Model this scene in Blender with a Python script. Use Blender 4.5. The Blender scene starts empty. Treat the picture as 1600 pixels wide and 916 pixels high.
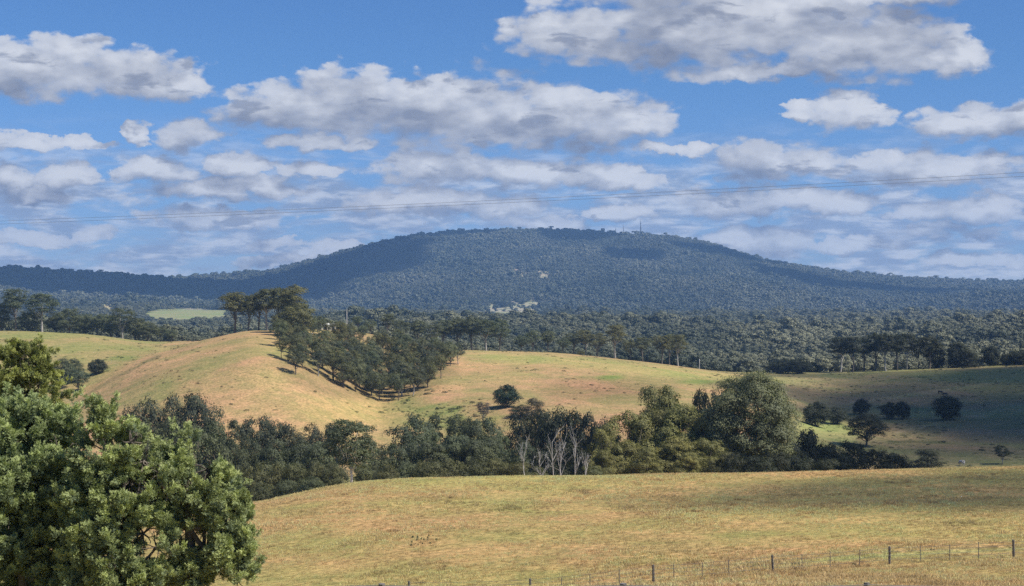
import bpy, math, random
import numpy as np
R = math.radians
F = 2462.0            # focal length of the photograph in its own pixels (1600 wide)
HZ = 458.0            # row of eye level
rng = np.random.default_rng(7)
random.seed(7)

# ------------------------------------------------------------------ camera, sky, sun, exposure
sc = bpy.context.scene
cam_d = bpy.data.cameras.new('camera'); cam = bpy.data.objects.new('camera', cam_d)
sc.collection.objects.link(cam); sc.camera = cam
cam.location = (0, 0, 0); cam.rotation_euler = (R(90), 0, 0)
cam_d.sensor_width = 36; cam_d.lens = 36 * F / 1600.0
cam_d.clip_start = 0.2; cam_d.clip_end = 60000
sc.view_settings.view_transform = 'Standard'; sc.view_settings.look = 'None'
sc.view_settings.exposure = 0.55; sc.view_settings.gamma = 1.0
SUN_EL, SUN_AZ = R(50), R(112)         # azimuth clockwise from the view direction
SUNV = np.array([math.sin(SUN_AZ)*math.cos(SUN_EL), math.cos(SUN_AZ)*math.cos(SUN_EL), math.sin(SUN_EL)])
sun_d = bpy.data.lights.new('sun', 'SUN'); sun = bpy.data.objects.new('sun', sun_d)
sc.collection.objects.link(sun)
sun_d.energy = 4.2; sun_d.angle = R(0.5); sun_d.color = (1.0, 0.95, 0.87)
from mathutils import Vector, Matrix
sun.rotation_euler = Vector(SUNV.tolist()).to_track_quat('Z', 'Y').to_euler()
sc.cycles.max_bounces = 5; sc.cycles.diffuse_bounces = 2; sc.cycles.glossy_bounces = 1
sc.cycles.transmission_bounces = 2; sc.cycles.transparent_max_bounces = 12; sc.cycles.volume_bounces = 1
sc.cycles.use_denoising = False; sc.cycles.adaptive_threshold = 0.005; sc.cycles.sample_clamp_indirect = 4.0
SKY_STRENGTH = 0.068

class NT:
    """small helper to write node trees"""
    def __init__(s, tree): s.t = tree; s.n = tree.nodes; s.l = tree.links
    def node(s, typ, **kw):
        n = s.n.new(typ)
        for k, v in kw.items(): setattr(n, k, v)
        return n
    def put(s, sock, v):
        if v is None: return
        if isinstance(v, bpy.types.NodeSocket): s.l.new(v, sock)
        else: sock.default_value = v
    def m(s, op, a, b=None, c=None, clamp=False):
        n = s.n.new('ShaderNodeMath'); n.operation = op; n.use_clamp = clamp
        s.put(n.inputs[0], a); s.put(n.inputs[1], b); s.put(n.inputs[2], c)
        return n.outputs[0]
    def v(s, op, a, b=None, c=None):
        n = s.n.new('ShaderNodeVectorMath'); n.operation = op
        s.put(n.inputs[0], a); s.put(n.inputs[1], b); s.put(n.inputs[2], c)
        return n.outputs[0]
    def mr(s, x, a, b, c=0.0, d=1.0, smooth=True):
        n = s.n.new('ShaderNodeMapRange'); n.interpolation_type = 'SMOOTHSTEP' if smooth else 'LINEAR'
        for i, q in enumerate((x, a, b, c, d)): s.put(n.inputs[i], q)
        return n.outputs[0]
    def mix(s, f, a, b, mode='MIX'):
        n = s.n.new('ShaderNodeMix'); n.data_type = 'RGBA'; n.blend_type = mode
        s.put(n.inputs[0], f); s.put(n.inputs[6], a); s.put(n.inputs[7], b)
        return n.outputs[2]
    def noise(s, vec, scale, detail=4, rough=0.55, dist=0.0, typ='FBM', color=False):
        n = s.n.new('ShaderNodeTexNoise'); n.noise_type = typ
        s.put(n.inputs['Vector'], vec); n.inputs['Scale'].default_value = scale
        n.inputs['Detail'].default_value = detail; n.inputs['Roughness'].default_value = rough
        n.inputs['Distortion'].default_value = dist
        return n.outputs[1 if color else 0]

def c4(*c): return (c[0], c[1], c[2], 1.0)
def dirang(px, py):
    return math.atan((px-800)/F), math.atan((HZ-py)/math.hypot(F, px-800))

world = bpy.data.worlds.new('World'); sc.world = world; world.use_nodes = True
def build_world():
    w = NT(world.node_tree); w.n.clear()
    out = w.node('ShaderNodeOutputWorld'); bg = w.node('ShaderNodeBackground')
    w.l.new(bg.outputs[0], out.inputs[0]); bg.inputs[1].default_value = SKY_STRENGTH
    sky = w.node('ShaderNodeTexSky', sky_type='NISHITA', sun_disc=False)
    sky.sun_elevation = SUN_EL; sky.sun_rotation = SUN_AZ
    sky.air_density = 1.0; sky.dust_density = 0.2; sky.ozone_density = 3.0; sky.altitude = 300
    tc = w.node('ShaderNodeTexCoord').outputs['Generated']
    sp = w.node('ShaderNodeSeparateXYZ'); w.l.new(tc, sp.inputs[0])
    az = w.m('ARCTAN2', sp.outputs[0], sp.outputs[1]); el = w.m('ARCSINE', sp.outputs[2])
    tint = w.mix(w.mr(el, 0.0, 0.14, smooth=False), c4(0.49, 0.66, 1.18), c4(0.40, 0.65, 1.02))
    skyc = w.mix(1.0, sky.outputs[0], tint, 'MULTIPLY')
    cmb = w.node('ShaderNodeCombineXYZ'); w.put(cmb.inputs[0], az); w.put(cmb.inputs[1], el)
    P0 = cmb.outputs[0]
    # clouds: (px, py, half width, rise above, depth below)
    C = [(60,118,190,62,36),(205,128,120,44,26),(285,128,46,22,20),
         (560,165,200,58,62),(700,185,240,66,52),(870,190,180,56,46),(430,165,85,36,40),(980,195,70,26,20),(500,228,90,16,14),
         (950,62,165,72,40),(1150,35,260,90,78),(1345,78,170,72,50),(1478,80,46,40,38),(1240,112,165,18,18),(1390,-8,130,26,20),
         (1325,182,62,36,27),(1245,176,42,17,14),(1368,168,22,20,22),(1530,190,95,32,24),(1600,180,80,32,30),
         (1215,258,105,36,27),(1455,270,140,36,25),(1385,262,50,26,20),(690,266,115,36,28),(850,275,150,30,25),(970,288,70,22,16),
         (300,212,60,25,18),(60,225,85,12,11),(8,214,42,13,12),(200,208,22,22,16),
         (245,265,85,26,18),(95,280,56,28,18),(10,280,42,28,20),(375,262,52,22,15),(360,296,135,19,16),(60,306,85,16,16),(480,268,70,13,12),
         (330,338,115,18,18),(655,318,110,24,22),(780,326,80,20,18),(150,366,30,14,11),(975,334,48,17,13),(1180,318,170,26,20),(1315,324,70,24,16),
         (1093,230,38,14,12),(1025,232,55,9,10),(1180,376,110,26,24),(1330,382,85,16,12),(1520,332,105,24,22),(1500,366,110,14,12),
         (840,350,90,14,12),(1540,405,110,12,12),(430,378,60,10,9),(540,385,45,10,10),(60,372,70,14,10),(450,405,80,10,9)]
    # a node group giving the cloud body at a point
    g = bpy.data.node_groups.new('cloud_body', 'ShaderNodeTree')
    g.interface.new_socket('P', in_out='INPUT', socket_type='NodeSocketVector')
    g.interface.new_socket('D', in_out='OUTPUT', socket_type='NodeSocketFloat')
    g.interface.new_socket('S', in_out='OUTPUT', socket_type='NodeSocketFloat')
    G = NT(g); gi = G.node('NodeGroupInput'); go = G.node('NodeGroupOutput')
    P = gi.outputs[0]
    wn = G.noise(P, 16, 3, 0.5, color=True)
    wm = G.noise(G.v('MULTIPLY', P, (1, 1.5, 1)), 62, 4, 0.6, color=True)
    Pw = G.v('MULTIPLY_ADD', G.v('SUBTRACT', wn, (0.5, 0.5, 0.5)), (0.05, 0.014, 0), P)
    Pw = G.v('MULTIPLY_ADD', G.v('SUBTRACT', wm, (0.5, 0.5, 0.5)), (0.034, 0.016, 0), Pw)
    acc = None
    for (px, py, hw, up, dn) in C:
        a, e = dirang(px, py)
        ax = 1.0/(hw/F); ey = 1.0/(up/F)
        src = Pw if acc is None else G.v('MULTIPLY_ADD', acc, (1e-7, 1e-7, 0), Pw)   # keeps the nodes in one chain
        q = G.v('MULTIPLY_ADD', src, (ax, ey, 0), (-a*ax, -e*ey, 0))
        s = G.node('ShaderNodeSeparateXYZ'); G.l.new(q, s.inputs[0])
        yy = G.m('MAXIMUM', s.outputs[1], G.m('MULTIPLY', s.outputs[1], -up/dn))
        r2 = G.m('MULTIPLY_ADD', s.outputs[0], s.outputs[0], G.m('MULTIPLY', yy, yy))
        acc = r2 if acc is None else G.m('SMOOTH_MIN', acc, r2, 0.25)
    body = G.m('SUBTRACT', 1.13, acc)
    G.l.new(body, go.inputs[1])
    body = G.m('MAXIMUM', body, -1.5)
    # puffs
    st = G.v('MULTIPLY_ADD', P, (1.0, 1.9, 1.0), G.v('MULTIPLY', body, (1e-7, 0, 0)))
    wob = G.v('MULTIPLY_ADD', wm, (0.012, 0.012, 0), st)
    vo = G.node('ShaderNodeTexVoronoi', feature='SMOOTH_F1', voronoi_dimensions='2D'); vo.inputs['Scale'].default_value = 52; vo.inputs['Smoothness'].default_value = 0.3
    vo.inputs['Detail'].default_value = 1.0; vo.inputs['Roughness'].default_value = 0.4
    G.l.new(wob, vo.inputs['Vector'])
    n1 = G.noise(st, 24, 6, 0.5, 0.0)
    n2 = G.noise(st, 110, 4, 0.58, 0.0)
    body = G.m('MULTIPLY_ADD', G.m('SUBTRACT', n1, 0.46), 1.6, body)
    body = G.m('MULTIPLY_ADD', G.m('SUBTRACT', 0.52, vo.outputs['Distance']), 0.95, body)
    body = G.m('MULTIPLY_ADD', G.m('SUBTRACT', n2, 0.5), 0.7, body)
    G.l.new(body, go.inputs[0])
    def body_at(v):
        n = w.node('ShaderNodeGroup'); n.node_tree = g; w.put(n.inputs[0], v); return n.outputs
    D, S = body_at(P0)
    Du, Su = body_at(w.v('ADD', w.v('MULTIPLY_ADD', D, (1e-7, 0, 0), P0), (0.0035, 0.0105, 0)))
    lit = w.mr(w.m('SUBTRACT', D, Du), -1.3, 1.5, smooth=False)
    top = w.mr(w.m('SUBTRACT', S, Su), -0.9, 1.1)
    lit = w.m('MULTIPLY_ADD', lit, 0.55, w.m('MULTIPLY', top, 0.55))
    big = w.noise(w.v('MULTIPLY', P0, (1, 2.4, 1)), 17, 4, 0.5)
    lit = w.m('MULTIPLY_ADD', w.mr(big, 0.36, 0.60, -0.32, 0.2), 1.0, lit, clamp=True)
    thick = w.mr(D, 0.1, 1.3)
    alpha = w.mr(D, w.m('MULTIPLY_ADD', lit, 0.15, -0.25), w.m('MULTIPLY_ADD', lit, -0.5, 0.85))
    white = w.mix(lit, c4(1.9, 2.2, 3.1), c4(7.2, 7.4, 7.9))
    scud = w.noise(w.v('MULTIPLY', P0, (1, 2.8, 1)), 26, 5, 0.55, 0.3)
    white = w.mix(w.mr(scud, 0.56, 0.66, 0.0, 0.75), white, c4(2.2, 2.5, 3.4))
    white = w.mix(w.m('MULTIPLY', w.m('SUBTRACT', 1.0, thick), 0.35), white, c4(3.4, 4.0, 5.4))
    # far small clouds and haze bank near the horizon
    b1 = w.noise(w.v('MULTIPLY', P0, (1, 3.8, 1)), 15, 7, 0.6, 0.4)
    band = w.m('MULTIPLY', w.mr(b1, 0.40, 0.56), w.mr(el, 0.115, 0.055))
    band = w.m('MULTIPLY', band, 0.88)
    b2 = w.noise(w.v('MULTIPLY', P0, (1, 4.0, 1)), 34, 6, 0.6, 0.2)
    bandc = w.mix(w.mr(b2, 0.40, 0.64), c4(3.0, 3.7, 5.2), c4(6.9, 7.2, 7.9))
    col = w.mix(band, skyc, bandc)
    fade = w.mr(el, 0.0, 0.075, 0.8, 1.0)
    col = w.mix(w.m('MULTIPLY', alpha, fade), col, white)
    w.l.new(col, bg.inputs[0])
    world.cycles.sampling_method = 'MANUAL'; world.cycles.sample_map_resolution = 512
build_world()

# ------------------------------------------------------------------ numeric helpers
def vnoise(x, y, seed=0):
    xi = np.floor(x).astype(np.int64); yi = np.floor(y).astype(np.int64)
    fx = x-xi; fy = y-yi; fx = fx*fx*(3-2*fx); fy = fy*fy*(3-2*fy)
    def h(a, b):
        n = (a*374761393 + b*668265263 + seed*974634777) & 0x7fffffff
        n = ((n ^ (n >> 13))*1274126177) & 0x7fffffff
        n = (n ^ (n >> 16)) & 0xffff
        return n/65535.0
    return (h(xi,yi)*(1-fx)+h(xi+1,yi)*fx)*(1-fy)+(h(xi,yi+1)*(1-fx)+h(xi+1,yi+1)*fx)*fy
def fbm(x, y, seed=0, octv=4):
    s = 0; a = 0.5; t = 0
    for i in range(octv):
        s = s+a*vnoise(x*2**i, y*2**i, seed+i*17); t += a; a *= 0.5
    return s/t-0.5
def pchip_m(xk, Z, xq):
    """monotone cubic along axis 0 of Z"""
    xk = np.asarray(xk, float); h = np.diff(xk)[:, None]; d = np.diff(Z, axis=0)/h
    m = np.zeros_like(Z); m[0] = d[0]; m[-1] = d[-1]
    w1 = 2*h[1:]+h[:-1]; w2 = h[1:]+2*h[:-1]
    with np.errstate(divide='ignore', invalid='ignore'):
        hm = (w1+w2)/(w1/d[:-1]+w2/d[1:])
    m[1:-1] = np.where(d[:-1]*d[1:] > 0, hm, 0)
    i = np.clip(np.searchsorted(xk, xq)-1, 0, len(xk)-2)
    hh = (xk[i+1]-xk[i])[:, None]; t = ((xq-xk[i])[:, None])/hh
    return ((1+2*t)*(1-t)**2)*Z[i]+t*(1-t)**2*hh*m[i]+t*t*(3-2*t)*Z[i+1]+t*t*(t-1)*hh*m[i+1]

COL = [-700,-200,0,120,250,330,400,460,520,600,700,850,1000,1150,1220,1300,1450,1600,1900,2400]
TAB = {
 150:[900,900,895,890,880,872,866,860,855,850,845,838,832,826,822,818,812,806,800,790],
 109:[985,975,968,966,960,957,953,950,946,942,940,934,913,898,892,886,875,868,860,850],
 200:[860,850,835,828,815,808,802,797,792,787,785,782,780,777,775,772,768,763,758,750],
 250:[850,835,820,808,795,790,785,774,761,751,747,745,744,741,740,737,732,728,722,715],
 290:[862,850,835,823,810,804,798,787,775,765,760,758,757,754,753,750,746,742,738,730],
 340:[862,860,850,845,830,822,815,810,805,800,800,800,800,795,790,780,768,764,760,750],
 400:[810,808,806,804,802,800,798,797,796,796,796,796,792,780,768,758,750,748,745,740],
 450:[770,770,768,766,764,762,760,760,760,760,758,755,750,740,735,735,733,730,728,725],
 520:[700,695,690,675,660,652,650,655,668,690,690,672,668,672,672,690,696,696,690,680],
 600:[650,645,640,622,578,560,553,565,595,628,618,615,620,635,642,660,660,656,650,640],
 680:[600,595,585,570,552,535,524,530,550,585,578,578,590,608,615,632,632,626,620,610],
 730:[570,562,558,553,548,528,516,516,528,560,558,562,576,594,602,612,610,604,600,590],
 770:[548,545,541,540,544,532,519,514,517,543,551,556,570,589,596,601,598,592,588,580],
 850:[520,517,517,521,535,533,524,518,514,526,546,551,565,582,583,581,577,571,565,560],
 920:[527,524,524,527,538,538,532,528,526,534,553,558,571,588,589,587,583,577,571,566],
 1000:[545,545,545,545,548,548,548,548,548,550,562,566,575,590,592,590,588,583,575,570],
 1400:[552,552,552,552,552,552,552,552,552,552,552,552,553,556,556,554,550,545,542,540],
 1900:[540,540,540,540,538,535,530,524,518,516,516,518,520,526,529,533,527,519,513,510],
 2300:[524,524,524,524,524,524,524,522,522,522,522,522,522,524,524,524,524,524,524,524],
 2900:[508]*20,
 3500:[488,488,488,488,487,486,486,494,497,498,498,498,498,498,498,498,498,498,498,498],
 4000:[485,485,485,485,484,484,486,494,500,500,500,500,501,503,503,503,503,500,500,500],
 4600:[466,466,468,470,474,478,480,484,486,486,486,486,488,490,490,492,492,488,488,488],
 5300:[440,440,442,448,455,460,462,464,462,458,455,455,458,462,465,470,474,470,470,470],
 6000:[425,420,421,428,438,446,447,445,438,430,425,424,428,436,442,452,460,458,458,455],
 6700:[430,426,426,432,442,439,436,430,417,403,394,392,396,408,420,437,450,453,452,450],
 7500:[438,435,435,438,444,434,431,420,406,385,373,367,375,400,418,432,442,446,448,450],
 8400:[445,445,445,448,450,446,444,436,425,412,402,398,405,424,436,446,450,452,454,455],
 9500:[466]*20,
}
YK = sorted(TAB); ZT = np.array([[-(v-HZ)/F*y for v in TAB[y]] for y in YK], float)
near = [(0.5, -1.75), (8, -3.0), (20, -5.0), (40, -8.5), (70, -13.2)]
YA = [y for y, _ in near]+list(YK)
ZA = np.vstack([np.full((len(near), len(COL)), 0.0)+np.array([[z] for _, z in near]), ZT])
# crest of the mountain as a fine outline
CR = np.array([(-700,438),(-200,436),(250,446),(300,438),(400,430),(440,424),(500,409),(560,392),(600,383),(640,374),(720,367),(800,364),
      (860,365),(940,367),(960,373),(1040,373),(1090,381),(1130,391),(1180,409),(1240,420),(1300,430),(1400,438),(1500,443),(1600,446),(2400,450)], float)
YF = np.concatenate([np.arange(0.5, 60, 2), np.arange(60, 320, 2.5), np.arange(320, 1000, 5), np.arange(1000, 4000, 25), np.arange(4000, 9501, 40)]).astype(float)
PF = np.arange(-700, 2401, 10.0)
Zy = pchip_m(YA, ZA, YF)                       # rows Y, cols COL
GZ = pchip_m(COL, Zy.T.copy(), PF).T           # rows Y, cols PF
want = -(np.interp(PF, CR[:,0], CR[:,1])-HZ)/F*7500
i75 = int(np.argmin(abs(YF-7500))); dcor = want-GZ[i75]
wgt = np.interp(YF, [5600, 7500, 9000], [0, 1, 0])
GZ = GZ+wgt[:, None]*dcor[None, :]
def H(x, y):
    x = np.asarray(x, float); y = np.maximum(np.asarray(y, float), 0.6)
    px = np.clip(800+F*x/y, PF[0], PF[-1]-0.01); fi = (px-PF[0])/10.0; i = fi.astype(int); fi = fi-i
    yy = np.clip(y, YF[0], YF[-1]-1e-3); j = np.clip(np.searchsorted(YF, yy, side='right')-1, 0, len(YF)-2)
    fj = (yy-YF[j])/(YF[j+1]-YF[j])
    z = (GZ[j,i]*(1-fi)+GZ[j,i+1]*fi)*(1-fj)+(GZ[j+1,i]*(1-fi)+GZ[j+1,i+1]*fi)*fj
    z = z+0.5*fbm(x/22, y/22, 3)*np.interp(y, [30, 80, 400], [0.2, 1.0, 1.0])
    z = z+3.0*fbm(x/90, y/110, 5)*np.interp(y, [300, 450, 700, 830, 1000], [0, 1, 1, 0.3, 1])
    am = np.interp(y, [3800, 4400, 5400, 6200, 6800, 7300, 8000, 9000], [0, 34, 90, 46, 14, 6, 6, 30])
    z = z+am*(fbm((x+0.25*y)/620, y/1300, 9, 4)*1.5)
    return z
def X(px, y): return (px-800)/F*y
def hit(px, py):
    """where the view ray through a spot of the photograph meets the land"""
    ys = np.arange(60, 1000, 1.0); xs = X(px, ys); zr = -(py-HZ)/F*ys
    k = np.nonzero(H(xs, ys) >= zr)[0]
    return float(ys[k[0]]) if len(k) else None

# ------------------------------------------------------------------ mesh helpers
scol = sc.collection
def link(o, parent=None):
    scol.objects.link(o)
    if parent is not None: o.parent = parent
    return o
def mesh_np(name, V, Fq, mat=None, smooth=False):
    """V (n,3), Fq (m,k) with k 3 or 4"""
    me = bpy.data.meshes.new(name); V = np.asarray(V, np.float32); Fq = np.asarray(Fq, np.int32)
    me.vertices.add(len(V)); me.vertices.foreach_set('co', V.ravel())
    k = Fq.shape[1]; me.loops.add(Fq.size); me.loops.foreach_set('vertex_index', Fq.ravel())
    me.polygons.add(len(Fq)); me.polygons.foreach_set('loop_start', np.arange(0, Fq.size, k, dtype=np.int32))
    me.polygons.foreach_set('use_smooth', np.full(len(Fq), smooth))
    me.update(calc_edges=True)
    if mat: me.materials.append(mat)
    return me
def tag(o, label=None, cat=None, group=None, kind=None):
    if label: o['label'] = label
    if cat: o['category'] = cat
    if group: o['group'] = group
    if kind: o['kind'] = kind
    return o
def empty(name, loc, rz=0.0, s=(1,1,1)):
    o = bpy.data.objects.new(name, None); o.location = loc; o.rotation_euler = (0,0,rz); o.scale = s
    o.empty_display_size = 0.3
    return link(o)
class Tubes:
    """collects tapered tubes and boxes into one mesh"""
    def __init__(s): s.V = []; s.Q = []; s.n = 0
    def tube(s, pts, rad, seg=6):
        pts = np.asarray(pts, float); k = len(pts)
        if np.isscalar(rad): rad = [rad]*k
        up = np.array([0.31, 0.17, 0.93]); ang = np.arange(seg)*2*math.pi/seg; rings = []
        for i in range(k):
            d = pts[min(i+1,k-1)]-pts[max(i-1,0)]; d = d/(np.linalg.norm(d)+1e-9)
            a = np.cross(d, up)
            if np.linalg.norm(a) < 0.1: a = np.cross(d, [1.0, 0, 0])
            a /= np.linalg.norm(a); b = np.cross(d, a)
            rings.append(pts[i]+rad[i]*(np.cos(ang)[:,None]*a+np.sin(ang)[:,None]*b))
        s.V.append(np.vstack(rings))
        for i in range(k-1):
            for j in range(seg):
                j2 = (j+1)%seg; o = s.n+i*seg
                s.Q.append((o+j, o+j2, o+seg+j2, o+seg+j))
        o = s.n+(k-1)*seg; c = s.n+k*seg
        s.V.append(pts[-1][None,:]); 
        for j in range(0, seg): s.Q.append((o+j, o+(j+1)%seg, c, c))
        s.n += k*seg+1
    def box(s, c, size, rz=0.0):
        c = np.asarray(c, float); h = np.asarray(size, float)/2
        P = np.array([(x,y,z) for z in (-1,1) for y in (-1,1) for x in (-1,1)], float)*h
        ca, sa = math.cos(rz), math.sin(rz)
        P = np.stack([P[:,0]*ca-P[:,1]*sa, P[:,0]*sa+P[:,1]*ca, P[:,2]], 1)+c
        s.V.append(P)
        for q in ((0,2,3,1),(4,5,7,6),(0,1,5,4),(2,6,7,3),(0,4,6,2),(1,3,7,5)): s.Q.append(tuple(s.n+i for i in q))
        s.n += 8
    def mesh(s, name, mat, smooth=True):
        me = bpy.data.meshes.new(name)
        fs = [tuple(dict.fromkeys(q)) for q in s.Q]
        me.from_pydata(np.vstack(s.V).tolist(), [], fs); me.materials.append(mat)
        me.polygons.foreach_set('use_smooth', np.full(len(me.polygons), smooth))
        me.update()
        return me

# ------------------------------------------------------------------ materials
def new_mat(name):
    m = bpy.data.materials.new(name); m.use_nodes = True; t = NT(m.node_tree); t.n.clear()
    out = t.node('ShaderNodeOutputMaterial'); b = t.node('ShaderNodeBsdfPrincipled')
    t.l.new(b.outputs[0], out.inputs[0]); b.inputs['Roughness'].default_value = 0.8
    b.inputs['Specular IOR Level'].default_value = 0.2
    return m, t, b, out
def simple_mat(name, col, rough=0.8, scale=8.0, var=0.25, metal=0.0):
    m, t, b, _ = new_mat(name)
    p = t.node('ShaderNodeTexCoord').outputs['Object']
    n = t.noise(p, scale, 6, 0.6)
    c = t.mix(t.mr(n, 0.3, 0.7), c4(*[x*(1-var) for x in col]), c4(*[x*(1+var) for x in col]))
    t.l.new(c, b.inputs['Base Color']); b.inputs['Roughness'].default_value = rough; b.inputs['Metallic'].default_value = metal
    return m
def ground_mat():
    m, t, b, _ = new_mat('pasture')
    at = t.node('ShaderNodeAttribute', attribute_name='land').outputs['Color']
    pos = t.node('ShaderNodeNewGeometry').outputs['Position']
    flat = t.v('MULTIPLY', pos, (1, 1, 0.3))
    n1 = t.noise(flat, 0.022, 5, 0.6, 0.5); n2 = t.noise(flat, 0.16, 6, 0.65, 0.4); n3 = t.noise(flat, 1.1, 8, 0.7)
    streak = t.noise(t.v('MULTIPLY', flat, (0.5, 2.6, 1)), 0.35, 6, 0.65, 0.6)
    c = t.mix(t.mr(n1, 0.36, 0.64), t.mix(1.0, at, c4(0.86, 0.98, 0.78), 'MULTIPLY'), t.mix(1.0, at, c4(1.14, 1.02, 1.0), 'MULTIPLY'))
    c = t.mix(t.mr(n2, 0.35, 0.65, 0.0, 1.0), t.mix(1.0, c, c4(0.80, 0.88, 0.76), 'MULTIPLY'), t.mix(1.0, c, c4(1.12, 1.06, 1.0), 'MULTIPLY'))
    c = t.mix(t.mr(streak, 0.55, 0.70, 0, 0.55), c, t.mix(1.0, c, c4(0.55, 0.62, 0.5), 'MULTIPLY'))
    c = t.mix(t.mr(n3, 0.3, 0.7), t.mix(1.0, c, c4(0.58, 0.62, 0.58), 'MULTIPLY'), t.mix(1.0, c, c4(1.28, 1.24, 1.2), 'MULTIPLY'))
    t.l.new(c, b.inputs['Base Color']); b.inputs['Roughness'].default_value = 0.95; b.inputs['Specular IOR Level'].default_value = 0.05
    bp = t.node('ShaderNodeBump'); bp.inputs['Strength'].default_value = 0.8; bp.inputs['Distance'].default_value = 0.7
    hgt = t.m('MULTIPLY_ADD', n3, 0.5, t.m('MULTIPLY', n2, 0.9))
    t.l.new(hgt, bp.inputs['Height']); t.l.new(bp.outputs[0], b.inputs['Normal'])
    return m
def leaf_mat(name, src, trans=0.25, var=0.35, thru=(1.0, 1.15, 0.55)):
    """src: 'object' uses the object's colour, 'instancer' a colour carried by each scattered point"""
    m, t, b, out = new_mat(name)
    if src == 'object': base = t.node('ShaderNodeObjectInfo').outputs['Color']
    else: base = t.node('ShaderNodeAttribute', attribute_name='tint', attribute_type='INSTANCER').outputs['Color']
    a = t.node('ShaderNodeAttribute', attribute_name='leaf').outputs['Fac']
    c = t.mix(a, t.mix(1.0, base, c4(1-var, 1-var*0.9, 1-var*0.6), 'MULTIPLY'), t.mix(1.0, base, c4(1+var, 1+var*0.85, 1+var*0.3), 'MULTIPLY'))
    t.l.new(c, b.inputs['Base Color']); b.inputs['Roughness'].default_value = 0.62; b.inputs['Specular IOR Level'].default_value = 0.28
    if trans:
        tr = t.node('ShaderNodeBsdfTranslucent'); t.l.new(t.mix(1.0, c, c4(*thru), 'MULTIPLY'), tr.inputs[0])
        mx = t.node('ShaderNodeMixShader'); mx.inputs[0].default_value = trans
        t.l.new(b.outputs[0], mx.inputs[1]); t.l.new(tr.outputs[0], mx.inputs[2]); t.l.new(mx.outputs[0], out.inputs[0])
    return m
M_GROUND = ground_mat()
M_LEAF = leaf_mat('leaves', 'object', 0.25)
M_FRONT = leaf_mat('fine_leaves', 'object', 0.14, 0.65)
M_FAR = leaf_mat('far_foliage', 'instancer', 0.0, 0.2)
M_GRASS = leaf_mat('grass_blades', 'instancer', 0.3, 0.3, (1.0, 0.98, 0.85))
M_BARK = simple_mat('bark', (0.13, 0.11, 0.085), 0.9, 3.0, 0.4)
M_PALE = simple_mat('pale_bark', (0.32, 0.30, 0.26), 0.8, 1.6, 0.35)
M_DEAD = simple_mat('dead_wood', (0.40, 0.38, 0.36), 0.85, 2.0, 0.25)
M_POST = simple_mat('weathered_timber', (0.16, 0.145, 0.125), 0.9, 14.0, 0.4)
M_STEEL = simple_mat('dull_steel', (0.13, 0.13, 0.14), 0.5, 4.0, 0.15, 0.6)
M_CONC = simple_mat('pole_concrete', (0.5, 0.48, 0.44), 0.8, 4.0, 0.15)
M_WIRE = simple_mat('wire', (0.22, 0.22, 0.22), 0.5, 4.0, 0.1, 0.4)

# ------------------------------------------------------------------ land
def blob(px, py, cx, cy, rx, ry, soft=1.0):
    r = ((px-cx)/rx)**2+((py-cy)/ry)**2
    return np.clip((1.0-r)/soft*1.0, 0, 1)
def lerp(a, b, w): return a*(1-w[..., None])+np.asarray(b)*w[..., None]
def clear_mask(x, y, z):
    """clearings without trees on the far slopes, 0..1"""
    px = 800+F*x/y; py = HZ-F*z/y
    nx = px+22*fbm(x/26, y/110, 21, 4); ny = py+15*fbm(x/22, y/110, 25, 4)
    m = np.zeros_like(px)
    for cx, cy, rx, ry in ((764,488,13,14),(792,494,38,13),(806,488,14,18),(830,486,15,20),(815,499,32,9),
                           (814,431,18,8),(848,432,17,9),(172,483,24,8),(60,480,40,3),(120,478,30,3),(275,468,14,3),(296,496,74,15)):
        m = np.maximum(m, (((nx-cx)/rx)**2+((ny-cy)/ry)**2 < 1)*1.0)
    return m*(y > 2400)
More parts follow.
